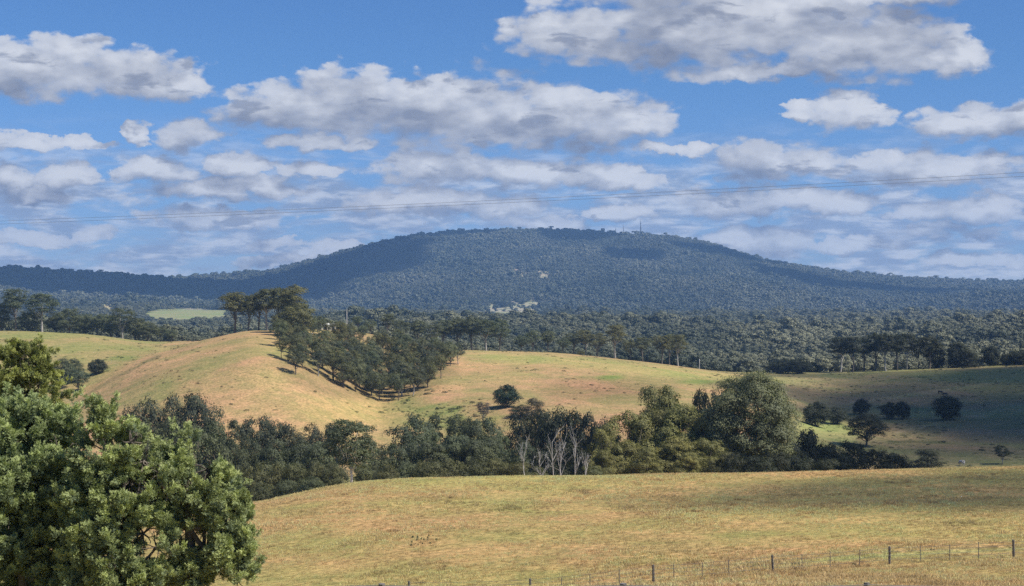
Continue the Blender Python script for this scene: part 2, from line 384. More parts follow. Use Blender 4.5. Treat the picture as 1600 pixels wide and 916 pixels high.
def land_color(x, y, z):
    px = 800+F*x/y; py = HZ-F*z/y
    n1 = fbm(x/60, y/90, 31, 4); n2 = fbm(x/14, y/22, 35, 4); n3 = fbm(x/170, y/170, 39, 3)
    gold = np.array([0.57,0.41,0.19]); brown = np.array([0.49,0.325,0.17]); olive = np.array([0.42,0.35,0.155]); dgreen = np.array([0.12,0.16,0.05])
    # near paddock
    c = np.broadcast_to(gold, px.shape+(3,)).copy()
    c = lerp(c, brown, np.clip(0.35+3.0*n1, 0, 0.9)); c = lerp(c, olive, np.clip(0.25+3.2*n2-1.2*n1, 0, 0.8))
    c = lerp(c, olive, 0.55*blob(px, py, 520, 850, 140, 30)); c = lerp(c, olive, 0.6*np.clip((py-880)/15, 0, 1)*(px < 900)*(y < 300))
    c = lerp(c, brown, 0.35*np.clip((px-1050)/250, 0, 1)*(y > 125))
    c = lerp(c, (0.44,0.42,0.19), 0.9*np.clip((px-1230)/60, 0, 1)*np.clip(1-abs(y-116)/3.0, 0, 1))
    # middle hill
    mid = np.broadcast_to(np.array([0.43,0.28,0.17]), px.shape+(3,)).copy()
    mid = lerp(mid, (0.45,0.32,0.175), np.clip(0.3+3*n1, 0, 0.9))
    mid = lerp(mid, (0.31,0.255,0.13), np.clip(2.8*n2-0.05, 0, 0.8))
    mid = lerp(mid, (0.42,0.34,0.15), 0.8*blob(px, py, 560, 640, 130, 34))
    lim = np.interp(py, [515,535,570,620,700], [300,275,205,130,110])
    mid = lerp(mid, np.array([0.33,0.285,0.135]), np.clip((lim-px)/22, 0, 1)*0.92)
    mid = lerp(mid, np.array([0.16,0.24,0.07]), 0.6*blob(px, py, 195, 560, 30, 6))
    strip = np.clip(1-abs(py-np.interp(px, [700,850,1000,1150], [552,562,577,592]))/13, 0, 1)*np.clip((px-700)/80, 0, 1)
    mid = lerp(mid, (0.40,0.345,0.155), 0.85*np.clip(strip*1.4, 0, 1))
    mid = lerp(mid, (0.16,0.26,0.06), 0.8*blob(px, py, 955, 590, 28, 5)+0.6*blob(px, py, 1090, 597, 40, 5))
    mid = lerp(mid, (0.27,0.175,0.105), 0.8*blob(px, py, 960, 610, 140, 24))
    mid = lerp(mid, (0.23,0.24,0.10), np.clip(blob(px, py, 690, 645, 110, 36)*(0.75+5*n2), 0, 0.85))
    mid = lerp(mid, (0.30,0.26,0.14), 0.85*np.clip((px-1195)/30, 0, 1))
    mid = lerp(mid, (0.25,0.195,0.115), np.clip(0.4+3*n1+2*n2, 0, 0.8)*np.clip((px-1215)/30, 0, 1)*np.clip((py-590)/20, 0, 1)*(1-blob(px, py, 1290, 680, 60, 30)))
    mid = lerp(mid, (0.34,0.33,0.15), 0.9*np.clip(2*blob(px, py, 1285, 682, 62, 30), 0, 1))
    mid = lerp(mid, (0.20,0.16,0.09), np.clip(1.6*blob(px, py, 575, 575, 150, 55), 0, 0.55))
    for line, w_, cc in (([(1330,629),(1400,620),(1480,611),(1600,588)], 2.0, (0.36,0.30,0.17)), ([(1400,676),(1500,655),(1600,633)], 2.0, (0.35,0.28,0.17)),
                         ([(1385,689),(1430,691),(1475,692),(1480,692)], 1.6, (0.10,0.10,0.05)), ([(250,555),(180,590),(120,628)], 2.5, (0.22,0.19,0.10))):
        q = np.array(sorted(line), float); yy = np.interp(px, q[:,0], q[:,1])+3*fbm(px/25, px*0, 81, 2)
        mid = lerp(mid, cc, 0.75*np.clip(1.6-abs(py-yy)/w_, 0, 1)*((px > q[0,0]) & (px < q[-1,0]+(30 if q[-1,0] >= 1600 else 0))))
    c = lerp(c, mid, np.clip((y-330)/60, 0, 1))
    far = np.broadcast_to(np.array([0.10,0.108,0.062]), px.shape+(3,)).copy()
    c = lerp(c, far, np.clip((y-935)/40, 0, 1))
    cm = clear_mask(x, y, z)
    pad = np.where(((px < 400) & (y < 4200))[..., None], np.array([0.29,0.30,0.17]), np.where((py < 450)[..., None], np.array([0.42,0.35,0.29]), np.array([0.36,0.33,0.26])))
    pad = np.where(((px < 215) | (py < 475))[..., None] & (px < 400)[..., None], np.array([0.42,0.36,0.22]), pad)
    c = c*(1-cm[..., None])+pad*cm[..., None]
    return np.clip(c, 0.01, 0.9)
def land_sheet(name, y0, y1, ncol, growth, label, half=0.62):
    ys = [y0]
    while ys[-1] < y1: ys.append(min(y1, ys[-1]+max(0.8, ys[-1]*growth)))
    ys = np.array(ys); s = np.linspace(-1, 1, ncol)
    s = np.sign(s)*abs(s)**1.25
    Y = np.repeat(ys[:, None], ncol, 1); Xx = s[None, :]*(half*Y+25)
    Z = H(Xx, Y)
    V = np.stack([Xx, Y, Z], -1).reshape(-1, 3); nr = len(ys)
    i = np.arange(nr-1)[:, None]*ncol+np.arange(ncol-1)[None, :]
    Q = np.stack([i, i+1, i+1+ncol, i+ncol], -1).reshape(-1, 4)
    me = mesh_np(name, V, Q, M_GROUND, True)
    a = me.color_attributes.new('land', 'FLOAT_COLOR', 'POINT')
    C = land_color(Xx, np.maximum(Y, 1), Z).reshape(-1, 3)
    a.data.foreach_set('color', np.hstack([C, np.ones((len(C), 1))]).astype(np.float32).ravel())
    o = link(bpy.data.objects.new(name, me)); tag(o, label, kind='structure')
    return o
land_sheet('ground', 0.6, 1000, 520, 0.008, 'rolling dry pasture paddocks running down from the viewpoint')
land_sheet('plain', 1000, 4000, 420, 0.010, 'wooded flat country behind the middle hill')
land_sheet('mountain', 4000, 9500, 520, 0.0055, 'long forested mountain on the skyline')

# ------------------------------------------------------------------ scattered stuff (forest, grass)
def leaf_quads(P, N, size, asp=1.0, rg=rng):
    """one bent quad per point, facing N; returns V, Q"""
    n = len(P); N = N/np.linalg.norm(N, axis=1, keepdims=True)
    a = np.cross(N, rg.normal(size=(n,3))); a /= np.linalg.norm(a, axis=1, keepdims=True)+1e-9
    b = np.cross(N, a); s = (size*rg.uniform(0.6, 1.25, n))[:, None]
    V = np.stack([P-a*s*0.5, P-b*s*0.5*asp, P+a*s*0.5+N*s*0.12, P+b*s*0.5*asp], 1).reshape(-1, 3)
    return V, np.arange(4*n).reshape(-1, 4)
def set_leaf_attr(me, val):
    """one value per face"""
    a = me.attributes.new('leaf', 'FLOAT', 'FACE'); a.data.foreach_set('value', val.astype(np.float32))
def sph(n, rg=rng):
    v = rg.normal(size=(n,3)); return v/np.linalg.norm(v, axis=1, keepdims=True)
def far_crown(seed, nlobe, nleaf, size, h=15.0, r=5.0, trunk=True):
    rg = np.random.default_rng(seed); P = []; N = []
    for i in range(nlobe):
        d = sph(1, rg)[0]; c = np.array([d[0]*r*0.55, d[1]*r*0.55, h*0.62+d[2]*h*0.24]); rr = r*rg.uniform(0.38, 0.62)
        u = sph(nleaf, rg); u[:,2] = np.where(u[:,2] < -0.3, -u[:,2], u[:,2])
        P.append(c+u*rr*np.array([1,1,0.75])*rg.uniform(0.8, 1.05, (nleaf,1))); N.append(u+0.45*sph(nleaf, rg))
    P = np.vstack(P); N = np.vstack(N); V, Q = leaf_quads(P, N, size, 1.0, rg)
    me = mesh_np('forest_tree', V, Q, M_FAR); set_leaf_attr(me, rg.uniform(0, 1, len(Q)))
    return me
def make_variants(meshes, cname):
    col = bpy.data.collections.new(cname)
    for m in meshes: col.objects.link(bpy.data.objects.new(m.name, m))
    return col
def scatter(name, P, rot, scl, tint, col, label, kind='stuff', cat=None):
    me = bpy.data.meshes.new(name); n = len(P); me.vertices.add(n); me.vertices.foreach_set('co', P.astype(np.float32).ravel())
    for nm, arr in (('rot', rot), ('scl', scl)):
        a = me.attributes.new(nm, 'FLOAT_VECTOR', 'POINT'); a.data.foreach_set('vector', arr.astype(np.float32).ravel())
    a = me.attributes.new('tint', 'FLOAT_COLOR', 'POINT')
    a.data.foreach_set('color', np.hstack([tint, np.ones((n,1))]).astype(np.float32).ravel())
    o = link(bpy.data.objects.new(name, me))
    g = bpy.data.node_groups.new(name+'_nodes', 'GeometryNodeTree')
    g.interface.new_socket('Geometry', in_out='INPUT', socket_type='NodeSocketGeometry')
    g.interface.new_socket('Geometry', in_out='OUTPUT', socket_type='NodeSocketGeometry')
    gi = g.nodes.new('NodeGroupInput'); go = g.nodes.new('NodeGroupOutput')
    ci = g.nodes.new('GeometryNodeCollectionInfo'); ci.inputs[0].default_value = col
    ci.inputs['Separate Children'].default_value = True; ci.inputs['Reset Children'].default_value = True
    ip = g.nodes.new('GeometryNodeInstanceOnPoints'); ip.inputs['Pick Instance'].default_value = True
    def na(nm, typ='FLOAT_VECTOR'):
        q = g.nodes.new('GeometryNodeInputNamedAttribute'); q.data_type = typ; q.inputs[0].default_value = nm
        return q.outputs[0]
    g.links.new(gi.outputs[0], ip.inputs['Points']); g.links.new(ci.outputs[0], ip.inputs['Instance'])
    g.links.new(na('rot'), ip.inputs['Rotation']); g.links.new(na('scl'), ip.inputs['Scale'])
    g.links.new(ip.outputs[0], go.inputs[0])
    md = o.modifiers.new('scatter', 'NODES'); md.node_group = g
    tag(o, label, cat, kind=kind)
    return o
def jitter_field(y0, y1, dens, half=0.40, power=1.0):
    """random points, uniform over the ground of the view wedge"""
    area = half*(y1**2-y0**2); n = int(area*dens)
    y = np.sqrt(rng.uniform(y0**2, y1**2, n)); x = rng.uniform(-half, half, n)*y
    return x, y
def relaxed(y0, y1, sp, half=0.42):
    """jittered grid: even spacing"""
    gy = np.arange(y0, y1, sp); gx = np.arange(-half*y1, half*y1, sp); Xg, Yg = np.meshgrid(gx, gy)
    Xg = Xg+rng.uniform(-0.48, 0.48, Xg.shape)*sp; Yg = Yg+rng.uniform(-0.48, 0.48, Yg.shape)*sp
    k = abs(Xg) < half*Yg; return Xg[k], Yg[k]
def rotz(n, tilt=0.0):
    return np.stack([rng.normal(0, tilt, n), rng.normal(0, tilt, n), rng.uniform(0, 6.283, n)], 1)

# mountain forest
x, y = relaxed(4000, 8000, 9.8, 0.40)
z = H(x, y); keep = (clear_mask(x, y, z) < 0.5) | (rng.random(len(x)) < 0.055)
x, y, z = x[keep], y[keep], z[keep]; n = len(x)
s = rng.uniform(0.7, 1.45, n)*(1+0.5*(rng.random(n) < 0.06))*np.clip(1+1.2*fbm(x/150, y/150, 77, 3), 0.5, 1.6); v = np.clip(0.5+rng.normal(0, 0.16, n)+1.5*fbm(x/120, y/200, 71, 3)+1.3*fbm(x/420, y/700, 74, 3), 0, 1)[:, None]
tint = np.array([0.052,0.065,0.038])*(1-v)+np.array([0.13,0.135,0.088])*v
scatter('forest', np.stack([x,y,z-0.8], 1), rotz(n), np.stack([s*1.2, s*1.2, s*rng.uniform(0.8, 1.1, n)], 1), tint,
        make_variants([far_crown(100+i, 6, 22, 2.3, 15, 5.6) for i in range(5)], 'mountain_crowns'),
        'dense blue-green eucalypt forest covering the mountain slopes')
# plain forest
x, y = relaxed(960, 2350, 7.6, 0.42); x2, y2 = relaxed(2350, 4000, 11, 0.42)
x = np.concatenate([x, x2]); y = np.concatenate([y, y2])
z = H(x, y); keep = clear_mask(x, y, z) < 0.5
gap = fbm(x/90, y/90, 55, 3) < -0.27
keep &= ~gap
x, y, z = x[keep], y[keep], z[keep]; n = len(x)
s = rng.uniform(0.72, 1.12, n)*(1+0.4*(rng.random(n) < 0.05))*np.clip(1+1.4*fbm(x/100, y/160, 78, 3), 0.55, 1.35)*np.interp(y, [960, 1300, 2000], [0.72, 0.85, 1.0])
px = 800+F*x/y
v = np.clip(0.35+rng.normal(0, 0.11, n)+1.7*fbm(x/80, y/120, 73, 3)+0.35*np.clip((px-1050)/200, 0, 1), 0, 1)[:, None]
tint = np.array([0.055,0.068,0.04])*(1-v)+np.array([0.18,0.18,0.105])*v
scatter('woodland', np.stack([x,y,z-0.8], 1), rotz(n), np.stack([s*1.25, s*1.25, s*rng.uniform(0.85, 1.25, n)], 1), tint,
        make_variants([far_crown(200+i, 12, 95, 0.9, 15, 5.2) for i in range(6)], 'plain_crowns'),
        'wide belt of eucalypt woodland filling the plain behind the paddocks')

# ------------------------------------------------------------------ trees
def bez(a, b, bend, n=5):
    t = np.linspace(0, 1, n)[:, None]; a = np.asarray(a, float); b = np.asarray(b, float)
    return a*(1-t)+b*t+np.asarray(bend)*(4*t*(1-t))
class Kind: pass
def gum(seed, h=16.0, r=5.0, base=0.35, lobes=16, puffs=13, leaves=15, size=0.42, lobe_r=0.34, flat=0.75, bark=None, forks=4, trunk_r=0.3, shape='round', lean=0.0, puff=0.36):
    rg = np.random.default_rng(seed); tb = Tubes(); P = []; N = []; A = []
    cz = h*(base+1)/2; hz = h*(1-base)/2
    L = []
    for i in range(lobes):
        for _ in range(40):
            d = sph(1, rg)[0]*rg.uniform(0.5, 1.0)**0.5
            if shape == 'umbrella' and d[2] < -0.1: continue
            if shape == 'open' and rg.random() < 0.3: continue
            c = np.array([d[0]*r*0.72, d[1]*r*0.72, cz+d[2]*hz*0.78])
            if shape == 'dome': c[2] = h*base+abs(d[2])*hz*1.6
            if all(np.linalg.norm((c-q[0])/[1,1,0.8]) > lobe_r*r*(0.85 if shape != 'open' else 1.15) for q in L): break
        L.append((c, lobe_r*r*rg.uniform(0.75, 1.3)))
    for c, lr in L:
        k = max(4, int(puffs*(lr/(lobe_r*r))**2)); u = sph(k, rg); u[:,2] = np.where(u[:,2] < -0.35, -u[:,2]*0.8, u[:,2])
        pc = c+u*lr*np.array([1,1,flat])*rg.uniform(0.7, 1.05, (k,1)); tone = rg.uniform(0.25, 0.75)
        for q, uq in zip(pc, u):
            w = sph(leaves, rg); w[:,2] = np.where(w[:,2] < -0.4, -w[:,2], w[:,2]); pr = puff*lr*rg.uniform(0.8, 1.25)
            P.append(q+w*pr*rg.uniform(0.6, 1.15, (leaves,1))); N.append(w*0.55+uq*0.95+0.5*sph(leaves, rg))
            A.append(np.clip(tone+rg.normal(0, 0.22, leaves), 0, 1))
    P = np.vstack(P); N = np.vstack(N); A = np.concatenate(A)
    V, Q = leaf_quads(P, N, size, 0.8, rg)
    cm = mesh_np('crown', V, Q, M_LEAF); set_leaf_attr(cm, A)
    top = np.array([lean*h*0.3, rg.normal(0, 0.02)*h, h*(base+0.12)])
    tr = bez((0,0,-0.6), top, rg.normal(0, 0.012*h, 3)*[1,1,0], 6)
    tb.tube(tr, np.linspace(trunk_r*1.25, trunk_r*0.62, 6), 8)
    order = sorted(L, key=lambda q: -q[1])[:max(forks*3, 6)]
    for j, (c, lr) in enumerate(order):
        st = tr[rg.integers(3, 6)]
        tb.tube(bez(st, c, rg.normal(0, 0.03*h, 3)-[0,0,0.03*h], 5), np.linspace(trunk_r*0.5, trunk_r*0.12, 5), 5)
    k = Kind(); k.h = float(np.percentile(V[:,2], 99.7)); k.r = float(np.percentile(np.hypot(V[:,0], V[:,1]), 97)); k.crown = cm; k.trunk = tb.mesh('trunk', bark or M_BARK)
    return k
KINDS = {
 'round': [gum(i, 15, 5.6, 0.07, 26, 17, 30, 0.31, 0.37) for i in (1,2,3,4)],
 'tall':  [gum(10+i, 20, 4.6, 0.40, 18, 16, 24, 0.36, 0.42, bark=(M_BARK, M_PALE, M_BARK, M_BARK)[i], trunk_r=0.3) for i in range(4)],
 'open':  [gum(20+i, 17, 5.0, 0.24, 19, 14, 28, 0.30, 0.33, shape='open', bark=(M_PALE, M_BARK, M_PALE)[i], trunk_r=0.26) for i in range(3)],
 'dense': [gum(30+i, 9, 5.0, -0.12, 30, 17, 28, 0.28, 0.36, shape='round', trunk_r=0.25) for i in range(3)],
 'bushy': [gum(40+i, 10, 5.4, -0.06, 26, 16, 28, 0.27, 0.36, shape='dome', trunk_r=0.22) for i in range(3)],
 'small': [gum(50+i, 12, 4.4, 0.24, 16, 15, 24, 0.31, 0.42, trunk_r=0.2) for i in range(4)],
 'grand': [gum(61, 25, 9.6, 0.10, 80, 26, 38, 0.30, 0.25, flat=0.85, trunk_r=0.7, forks=9)],
 'lumpy': [gum(70+i, 19, 7.0, 0.0, 36, 20, 46, 0.29, 0.27, flat=0.9, trunk_r=0.4, forks=6, puff=0.42) for i in range(3)],
}
def plant(kind, px, Y, top=None, w=None, h=None, color=(0.065,0.075,0.04), name='gum_tree', var=None, rz=None):
    """a tree standing at distance Y in the direction of px, reaching up to the row top, w wide (both as seen in the photograph)"""
    K = KINDS[kind][random.randrange(len(KINDS[kind])) if var is None else var]
    x = X(px, Y); z = float(H(x, Y))
    if h is None: h = (-(top-HZ)/F*Y)-z
    h = max(h, 1.5); rad = (w/F*Y/2) if w else h*K.r/K.h
    if Y < 450: rad *= 1.15
    rad = min(rad, 1.7*h*K.r/K.h); sx = rad/K.r; sz = h/K.h
    e = empty(name, (x, Y, z-0.1), random.uniform(0, 6.28) if rz is None else rz, (sx, sx, sz))
    t = link(bpy.data.objects.new('trunk', K.trunk), e); c = link(bpy.data.objects.new('crown', K.crown), e)
    j = random.uniform(0.86, 1.16); g = random.uniform(-0.06, 0.06)
    c.color = (color[0]*j*(1+g), color[1]*j, color[2]*j*(1-g), 1)
    e['px'] = px; e['hh'] = h; e['ww'] = 2*rad; e['tone'] = j
    return e
ORD = 'first second third fourth fifth sixth seventh eighth ninth tenth eleventh twelfth thirteenth fourteenth fifteenth sixteenth seventeenth eighteenth nineteenth twentieth'.split()
def ordn(i):
    if i < 20: return ORD[i]
    t = {2:'twenty',3:'thirty',4:'forty',5:'fifty'}[(i+1)//10]
    return (t[:-1]+'ieth') if (i+1) % 10 == 0 else t+'-'+ORD[(i+1) % 10-1]
def name_group(trees, what, where, group, cat='gum tree'):
    """every tree gets its own label: its look first, then its place in the row"""
    trees = sorted(trees, key=lambda e: e['px']); hs = sorted(e['hh'] for e in trees)
    med = hs[len(hs)//2]; ra = sorted(e['ww']/e['hh'] for e in trees); rm = ra[len(ra)//2]
    for i, e in enumerate(trees):
        a = 'tall' if e['hh'] > med*1.12 else 'low' if e['hh'] < med*0.88 else 'mid-height'
        b = 'broad' if e['ww']/e['hh'] > rm*1.1 else 'slim' if e['ww']/e['hh'] < rm*0.9 else ''
        pos = 'leftmost' if i == 0 else 'rightmost' if i == len(trees)-1 else ordn(i)+' from left'
        lab = ' '.join((a+' '+b+' '+what+', '+pos+' '+where).split())
        tag(e, lab, cat, group)
        for k in ('px','hh','ww','tone'): del e[k]
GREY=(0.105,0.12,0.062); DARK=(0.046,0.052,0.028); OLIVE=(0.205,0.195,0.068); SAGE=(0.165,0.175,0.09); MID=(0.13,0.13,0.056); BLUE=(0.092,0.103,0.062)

# 1 crest of the left green hill
G = []
for px, top, w, k in ((2,474,36,'round'),(24,451,38,'tall'),(46,486,40,'round'),(66,458,44,'tall'),(88,488,42,'round'),(108,482,40,'round'),(132,490,42,'round'),
                      (152,490,38,'small'),(172,492,42,'round'),(192,480,40,'open'),(212,497,42,'round'),(232,505,38,'round'),(250,510,34,'small'),(268,515,30,'small'),(-22,480,44,'round')):
    G.append(plant(k, px, 872+random.uniform(0, 25), top, w*1.12, color=GREY))
name_group(G, 'dark gum', 'in the row behind the left green hilltop', 'gums behind the left green hill')
# 2 hilltop cluster
G = []
for px, py, top, w, k in ((366,519,456,50,'tall'),(388,516,462,34,'open'),(404,515,456,38,'tall'),(418,514,450,44,'tall'),(436,515,449,46,'tall'),(460,520,445,50,'tall'),(466,528,474,50,'round'),(446,520,478,34,'small')):
    G.append(plant(k, px, hit(px, py) or 735, top, w*1.1, color=MID))
name_group(G, 'gum', 'in the clump crowning the brown hill', 'gums on top of the brown hill')
# 3 the grove on the slope
poly = [(432,522),(440,560),(468,585),(500,590),(530,606),(560,614),(592,627),(640,622),(672,606),(692,590),(715,572),(704,565),(664,556),(628,548),(600,541),(560,534),(500,522)]
def inside(px, py, pg):
    c = False; j = len(pg)-1
    for i in range(len(pg)):
        (xi, yi), (xj, yj) = pg[i], pg[j]
        if (yi > py) != (yj > py) and px < (xj-xi)*(py-yi)/(yj-yi)+xi: c = not c
        j = i
    return c
pts = [(440,560),(462,586),(536,606),(497,588),(556,613),(592,625),(622,626),(645,618),(668,606),(688,592),(704,572),(716,570),(478,545),(520,585),(462,530),(486,530),(474,522),(496,538),(512,528),(530,536),(548,530)]
tries = 0
while len(pts) < 92 and tries < 6000:
    tries += 1; px, py = random.uniform(430, 716), random.uniform(518, 624)
    if inside(px, py, poly) and all(abs(px-a)/17+abs(py-b)/8 > 1 for a, b in pts): pts.append((px, py))
G = []
for px, py in pts:
    Y = hit(px, py)
    if Y is None or Y > 880: continue
    hh_ = random.uniform(9, 12.5)*(0.78+0.3*min(1, max(0, (py-530)/70)))
    G.append((py, plant(random.choice(['small','small','round','round','open']), px, Y, h=hh_, w=hh_*random.uniform(0.6, 0.85)*F/Y, color=random.choice([GREY, MID, MID, BLUE, SAGE]))))
G.sort(key=lambda q: q[0]); t3 = [q[1] for q in G]; n3 = len(t3)//4
for nm, a, b in (('along top row of hillside grove', 0, n3), ('in upper middle of hillside grove', n3, 2*n3),
                 ('in lower middle of hillside grove', 2*n3, 3*n3), ('along bottom edge of hillside grove', 3*n3, len(t3))):
    name_group(t3[a:b], 'grey-green gum', nm, 'gums of the hillside grove')
# 4 tree line behind the middle hill
G = []
for px, top, w, k in ((488,506,34,'round'),(528,502,30,'round'),(560,494,34,'tall'),(578,499,30,'open'),(606,490,34,'tall'),(628,500,30,'small'),(654,500,32,'tall'),(676,506,30,'open'),(692,500,36,'tall'),(716,496,40,'tall'),(738,494,42,'tall'),
                      (760,499,38,'tall'),(780,498,38,'open'),(815,524,26,'small'),(832,516,28,'open'),(857,516,32,'tall'),(880,528,26,'small'),(896,520,30,'tall'),(914,515,36,'tall'),(934,520,34,'open'),
                      (962,507,36,'tall'),(984,530,24,'small'),(1004,527,28,'tall'),(1034,524,30,'tall'),(1046,522,24,'tall'),(1060,522,32,'tall'),(908,548,26,'dense')):
    G.append(plant(k, px, 862+random.uniform(0, 22), top, w*1.05, color=GREY if px < 900 else MID))
name_group(G[:13], 'gum', 'in the line left of the hilltop gap', 'gums along the back of the middle hill')
name_group(G[13:], 'gum', 'in the line above the yellow-green slope', 'gums along the back of the middle hill')
# 5 crest of the dark right hill
G = []
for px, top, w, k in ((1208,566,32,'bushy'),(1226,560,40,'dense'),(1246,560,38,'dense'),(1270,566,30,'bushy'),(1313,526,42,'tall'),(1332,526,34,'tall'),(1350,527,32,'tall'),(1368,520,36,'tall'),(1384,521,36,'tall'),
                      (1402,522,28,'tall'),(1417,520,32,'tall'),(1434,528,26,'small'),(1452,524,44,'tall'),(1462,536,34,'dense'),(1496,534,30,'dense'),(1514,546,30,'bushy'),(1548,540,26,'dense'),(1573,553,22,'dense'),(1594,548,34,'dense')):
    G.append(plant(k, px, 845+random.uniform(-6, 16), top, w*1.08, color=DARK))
name_group(G, 'dark tree', 'along the crest of the shaded right hill', 'trees on the crest of the shaded right hill', 'tree')
# 6 single trees on the shaded hill
G = []
for px, py, top, w, k in ((1276,667,628,44,'dense'),(1305,663,636,36,'dense'),(1346,648,623,27,'dense'),(1390,655,628,28,'dense'),(1410,655,627,26,'dense'),(1480,657,619,42,'dense'),
                          (1353,698,646,72,'round'),(1450,730,702,52,'bushy'),(1566,726,696,30,'open')):
    G.append(plant(k, px, hit(px, py) or 480, top, w*1.1, color=DARK))
name_group(G, 'rounded dark tree', 'standing apart on the shaded right slope', 'single trees on the shaded right slope', 'tree')
# 7 gully right of the grand gum
G = []
for px, top, w, Y, k in ((1232,690,54,335,'round'),(1264,672,62,350,'dense'),(1300,694,54,340,'dense'),(1334,690,52,345,'dense'),(1368,702,48,335,'round'),(1400,708,40,335,'dense'),(1216,706,44,300,'bushy'),(1250,712,50,305,'bushy'),(1290,716,46,305,'bushy'),(1150,708,44,292,'bushy'),(1186,712,50,292,'bushy')):
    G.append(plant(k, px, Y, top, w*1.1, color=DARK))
name_group(G, 'shadowed tree', 'in the gully beneath the huge rounded gum', 'trees in the gully near the huge gum', 'tree')
e = plant('grand', 1172, 322, 583, 126, color=SAGE, rz=0.6)
for k in ('px','hh','ww','tone'): del e[k]
tag(e, 'huge rounded grey-green gum towering over the gully, biggest crown of all', 'gum tree')
# 9 the olive group
G = []
for px, top, w, Y, k in ((1033,604,74,345,'lumpy'),(982,644,84,328,'lumpy'),(1068,634,80,326,'lumpy'),(1022,640,76,332,'lumpy'),(946,664,54,312,'lumpy'),(1098,650,62,322,'lumpy'),(1044,682,70,312,'lumpy'),(1100,686,60,310,'lumpy'),(970,690,62,312,'lumpy'),(1012,700,46,306,'lumpy'),(936,704,40,306,'lumpy'),(1128,706,40,304,'lumpy'),(1072,706,40,304,'lumpy'),(1128,632,50,345,'lumpy')):
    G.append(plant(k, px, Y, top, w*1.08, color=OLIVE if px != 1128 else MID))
name_group(G, 'olive-gold gum', 'in sunlit clump left of huge gum', 'olive-gold gums in the gully')
e = plant('dense', 1100, 420, 608, 48, color=DARK)
for k in ('px','hh','ww','tone'): del e[k]
tag(e, 'dark rounded tree peeping between the olive clump and huge gum', 'tree')
# 10 the middle of the gully
G = []
for px, top, w, Y, k in ((632,662,50,385,'open'),(655,648,54,392,'round'),(690,645,44,400,'open'),(716,650,44,395,'round'),(742,655,46,385,'round'),(768,652,46,388,'round'),
                         (808,650,42,395,'round'),(838,640,48,398,'round'),(872,640,58,390,'dense'),(908,642,56,388,'dense'),(936,656,44,380,'dense')):
    G.append(plant(k, px, Y, top, w*1.15, color=DARK if px > 790 else GREY))
name_group(G, 'gum', 'along the back of the middle gully', 'gums in the middle of the gully')
G = []
for px, top, w, Y, k in ((612,694,50,345,'round'),(640,690,52,348,'round'),(672,690,62,345,'lumpy'),(706,680,66,350,'lumpy'),(744,688,56,345,'lumpy'),(778,684,56,348,'lumpy'),(812,690,50,345,'round'),(846,700,48,345,'dense'),(890,694,56,350,'dense'),(926,700,46,345,'dense')):
    G.append(plant(k, px, Y, top, w*1.12, color=GREY if px < 830 else DARK))
name_group(G, 'gum', 'in the middle row of the central gully', 'gums in the middle of the gully')
G = []
for px, top, w, Y, k in ((605,724,40,300,'bushy'),(636,722,44,302,'bushy'),(668,718,50,300,'bushy'),(704,716,50,300,'bushy'),(740,718,50,298,'bushy'),(776,716,50,300,'bushy'),(808,722,44,298,'bushy'),(838,728,38,298,'bushy'),(925,728,38,298,'bushy')):
    G.append(plant(k, px, Y, top, w*1.15, color=MID if px % 3 else GREY))
name_group(G, 'bushy gum', 'at the front of the central gully', 'low gums behind the golden field')
e = plant('dense', 791, hit(791, 637) or 560, 601, 44, color=(0.03,0.055,0.028))
for k in ('px','hh','ww','tone'): del e[k]
tag(e, 'deep green round tree alone on the tawny slope above the gully', 'tree')
G = [plant('bushy', 812, hit(812, 652) or 540, 632, 38, color=(0.035,0.055,0.028)), plant('bushy', 836, hit(836, 655) or 540, 622, 40, color=(0.10,0.09,0.06)), plant('open', 755, hit(755, 660) or 540, 628, 24, color=(0.12,0.09,0.065))]
name_group(G, 'scrubby tree', 'beside the deep green round tree', 'scrub by the deep green tree', 'tree')
# 11 the left of the gully
G = []
for px, top, w, Y, k in ((214,632,44,395,'round'),(238,622,46,398,'round'),(264,619,48,400,'round'),(300,616,56,398,'round'),(334,634,46,395,'round'),(368,656,40,390,'open'),(398,652,44,392,'open'),(426,652,48,392,'round'),
                         (456,662,46,390,'round'),(486,664,44,388,'round'),(518,662,46,385,'round'),(590,700,30,380,'open')):
    G.append(plant(k, px, Y, top, w*1.2, color=BLUE))
name_group(G, 'grey gum', 'along the back of the left gully', 'gums in the left of the gully')
G = []
for px, top, w, Y, k in ((230,660,56,350,'round'),(275,655,60,352,'round'),(320,660,56,350,'round'),(358,682,50,348,'round'),(392,686,50,348,'round'),(428,688,52,346,'round'),(466,692,50,346,'round'),(500,690,48,345,'round'),(574,684,40,345,'open'),(588,716,34,335,'small')):
    G.append(plant(k, px, Y, top, w*1.15, color=GREY))
name_group(G, 'grey gum', 'in the middle row of the left gully', 'gums in the left of the gully')
G = []
for px, top, w, Y, k in ((360,722,48,305,'bushy'),(398,722,48,303,'bushy'),(430,724,44,302,'bushy'),(462,724,44,300,'bushy'),(494,722,44,300,'bushy'),(522,724,38,298,'bushy'),(566,724,38,298,'bushy'),(410,752,40,278,'bushy'),(448,750,38,276,'bushy'),(484,744,38,275,'bushy')):
    G.append(plant(k, px, Y, top, w*1.15, color=MID if px % 4 else GREY))
name_group(G, 'bushy gum', 'at the front of the left gully', 'low gums behind the golden field')
KINDS['white'] = [gum(90, 20, 6.4, 0.16, 34, 17, 20, 0.38, 0.30, shape='round', bark=simple_mat('white_bark', (0.62,0.58,0.52), 0.8, 1.5, 0.25), trunk_r=0.26, forks=5)]
e = plant('white', 547, 266, 655, 74, color=GREY, rz=1.0)
for k in ('px','hh','ww','tone'): del e[k]
tag(e, 'gum with a bright white trunk rising at the field edge', 'gum tree')
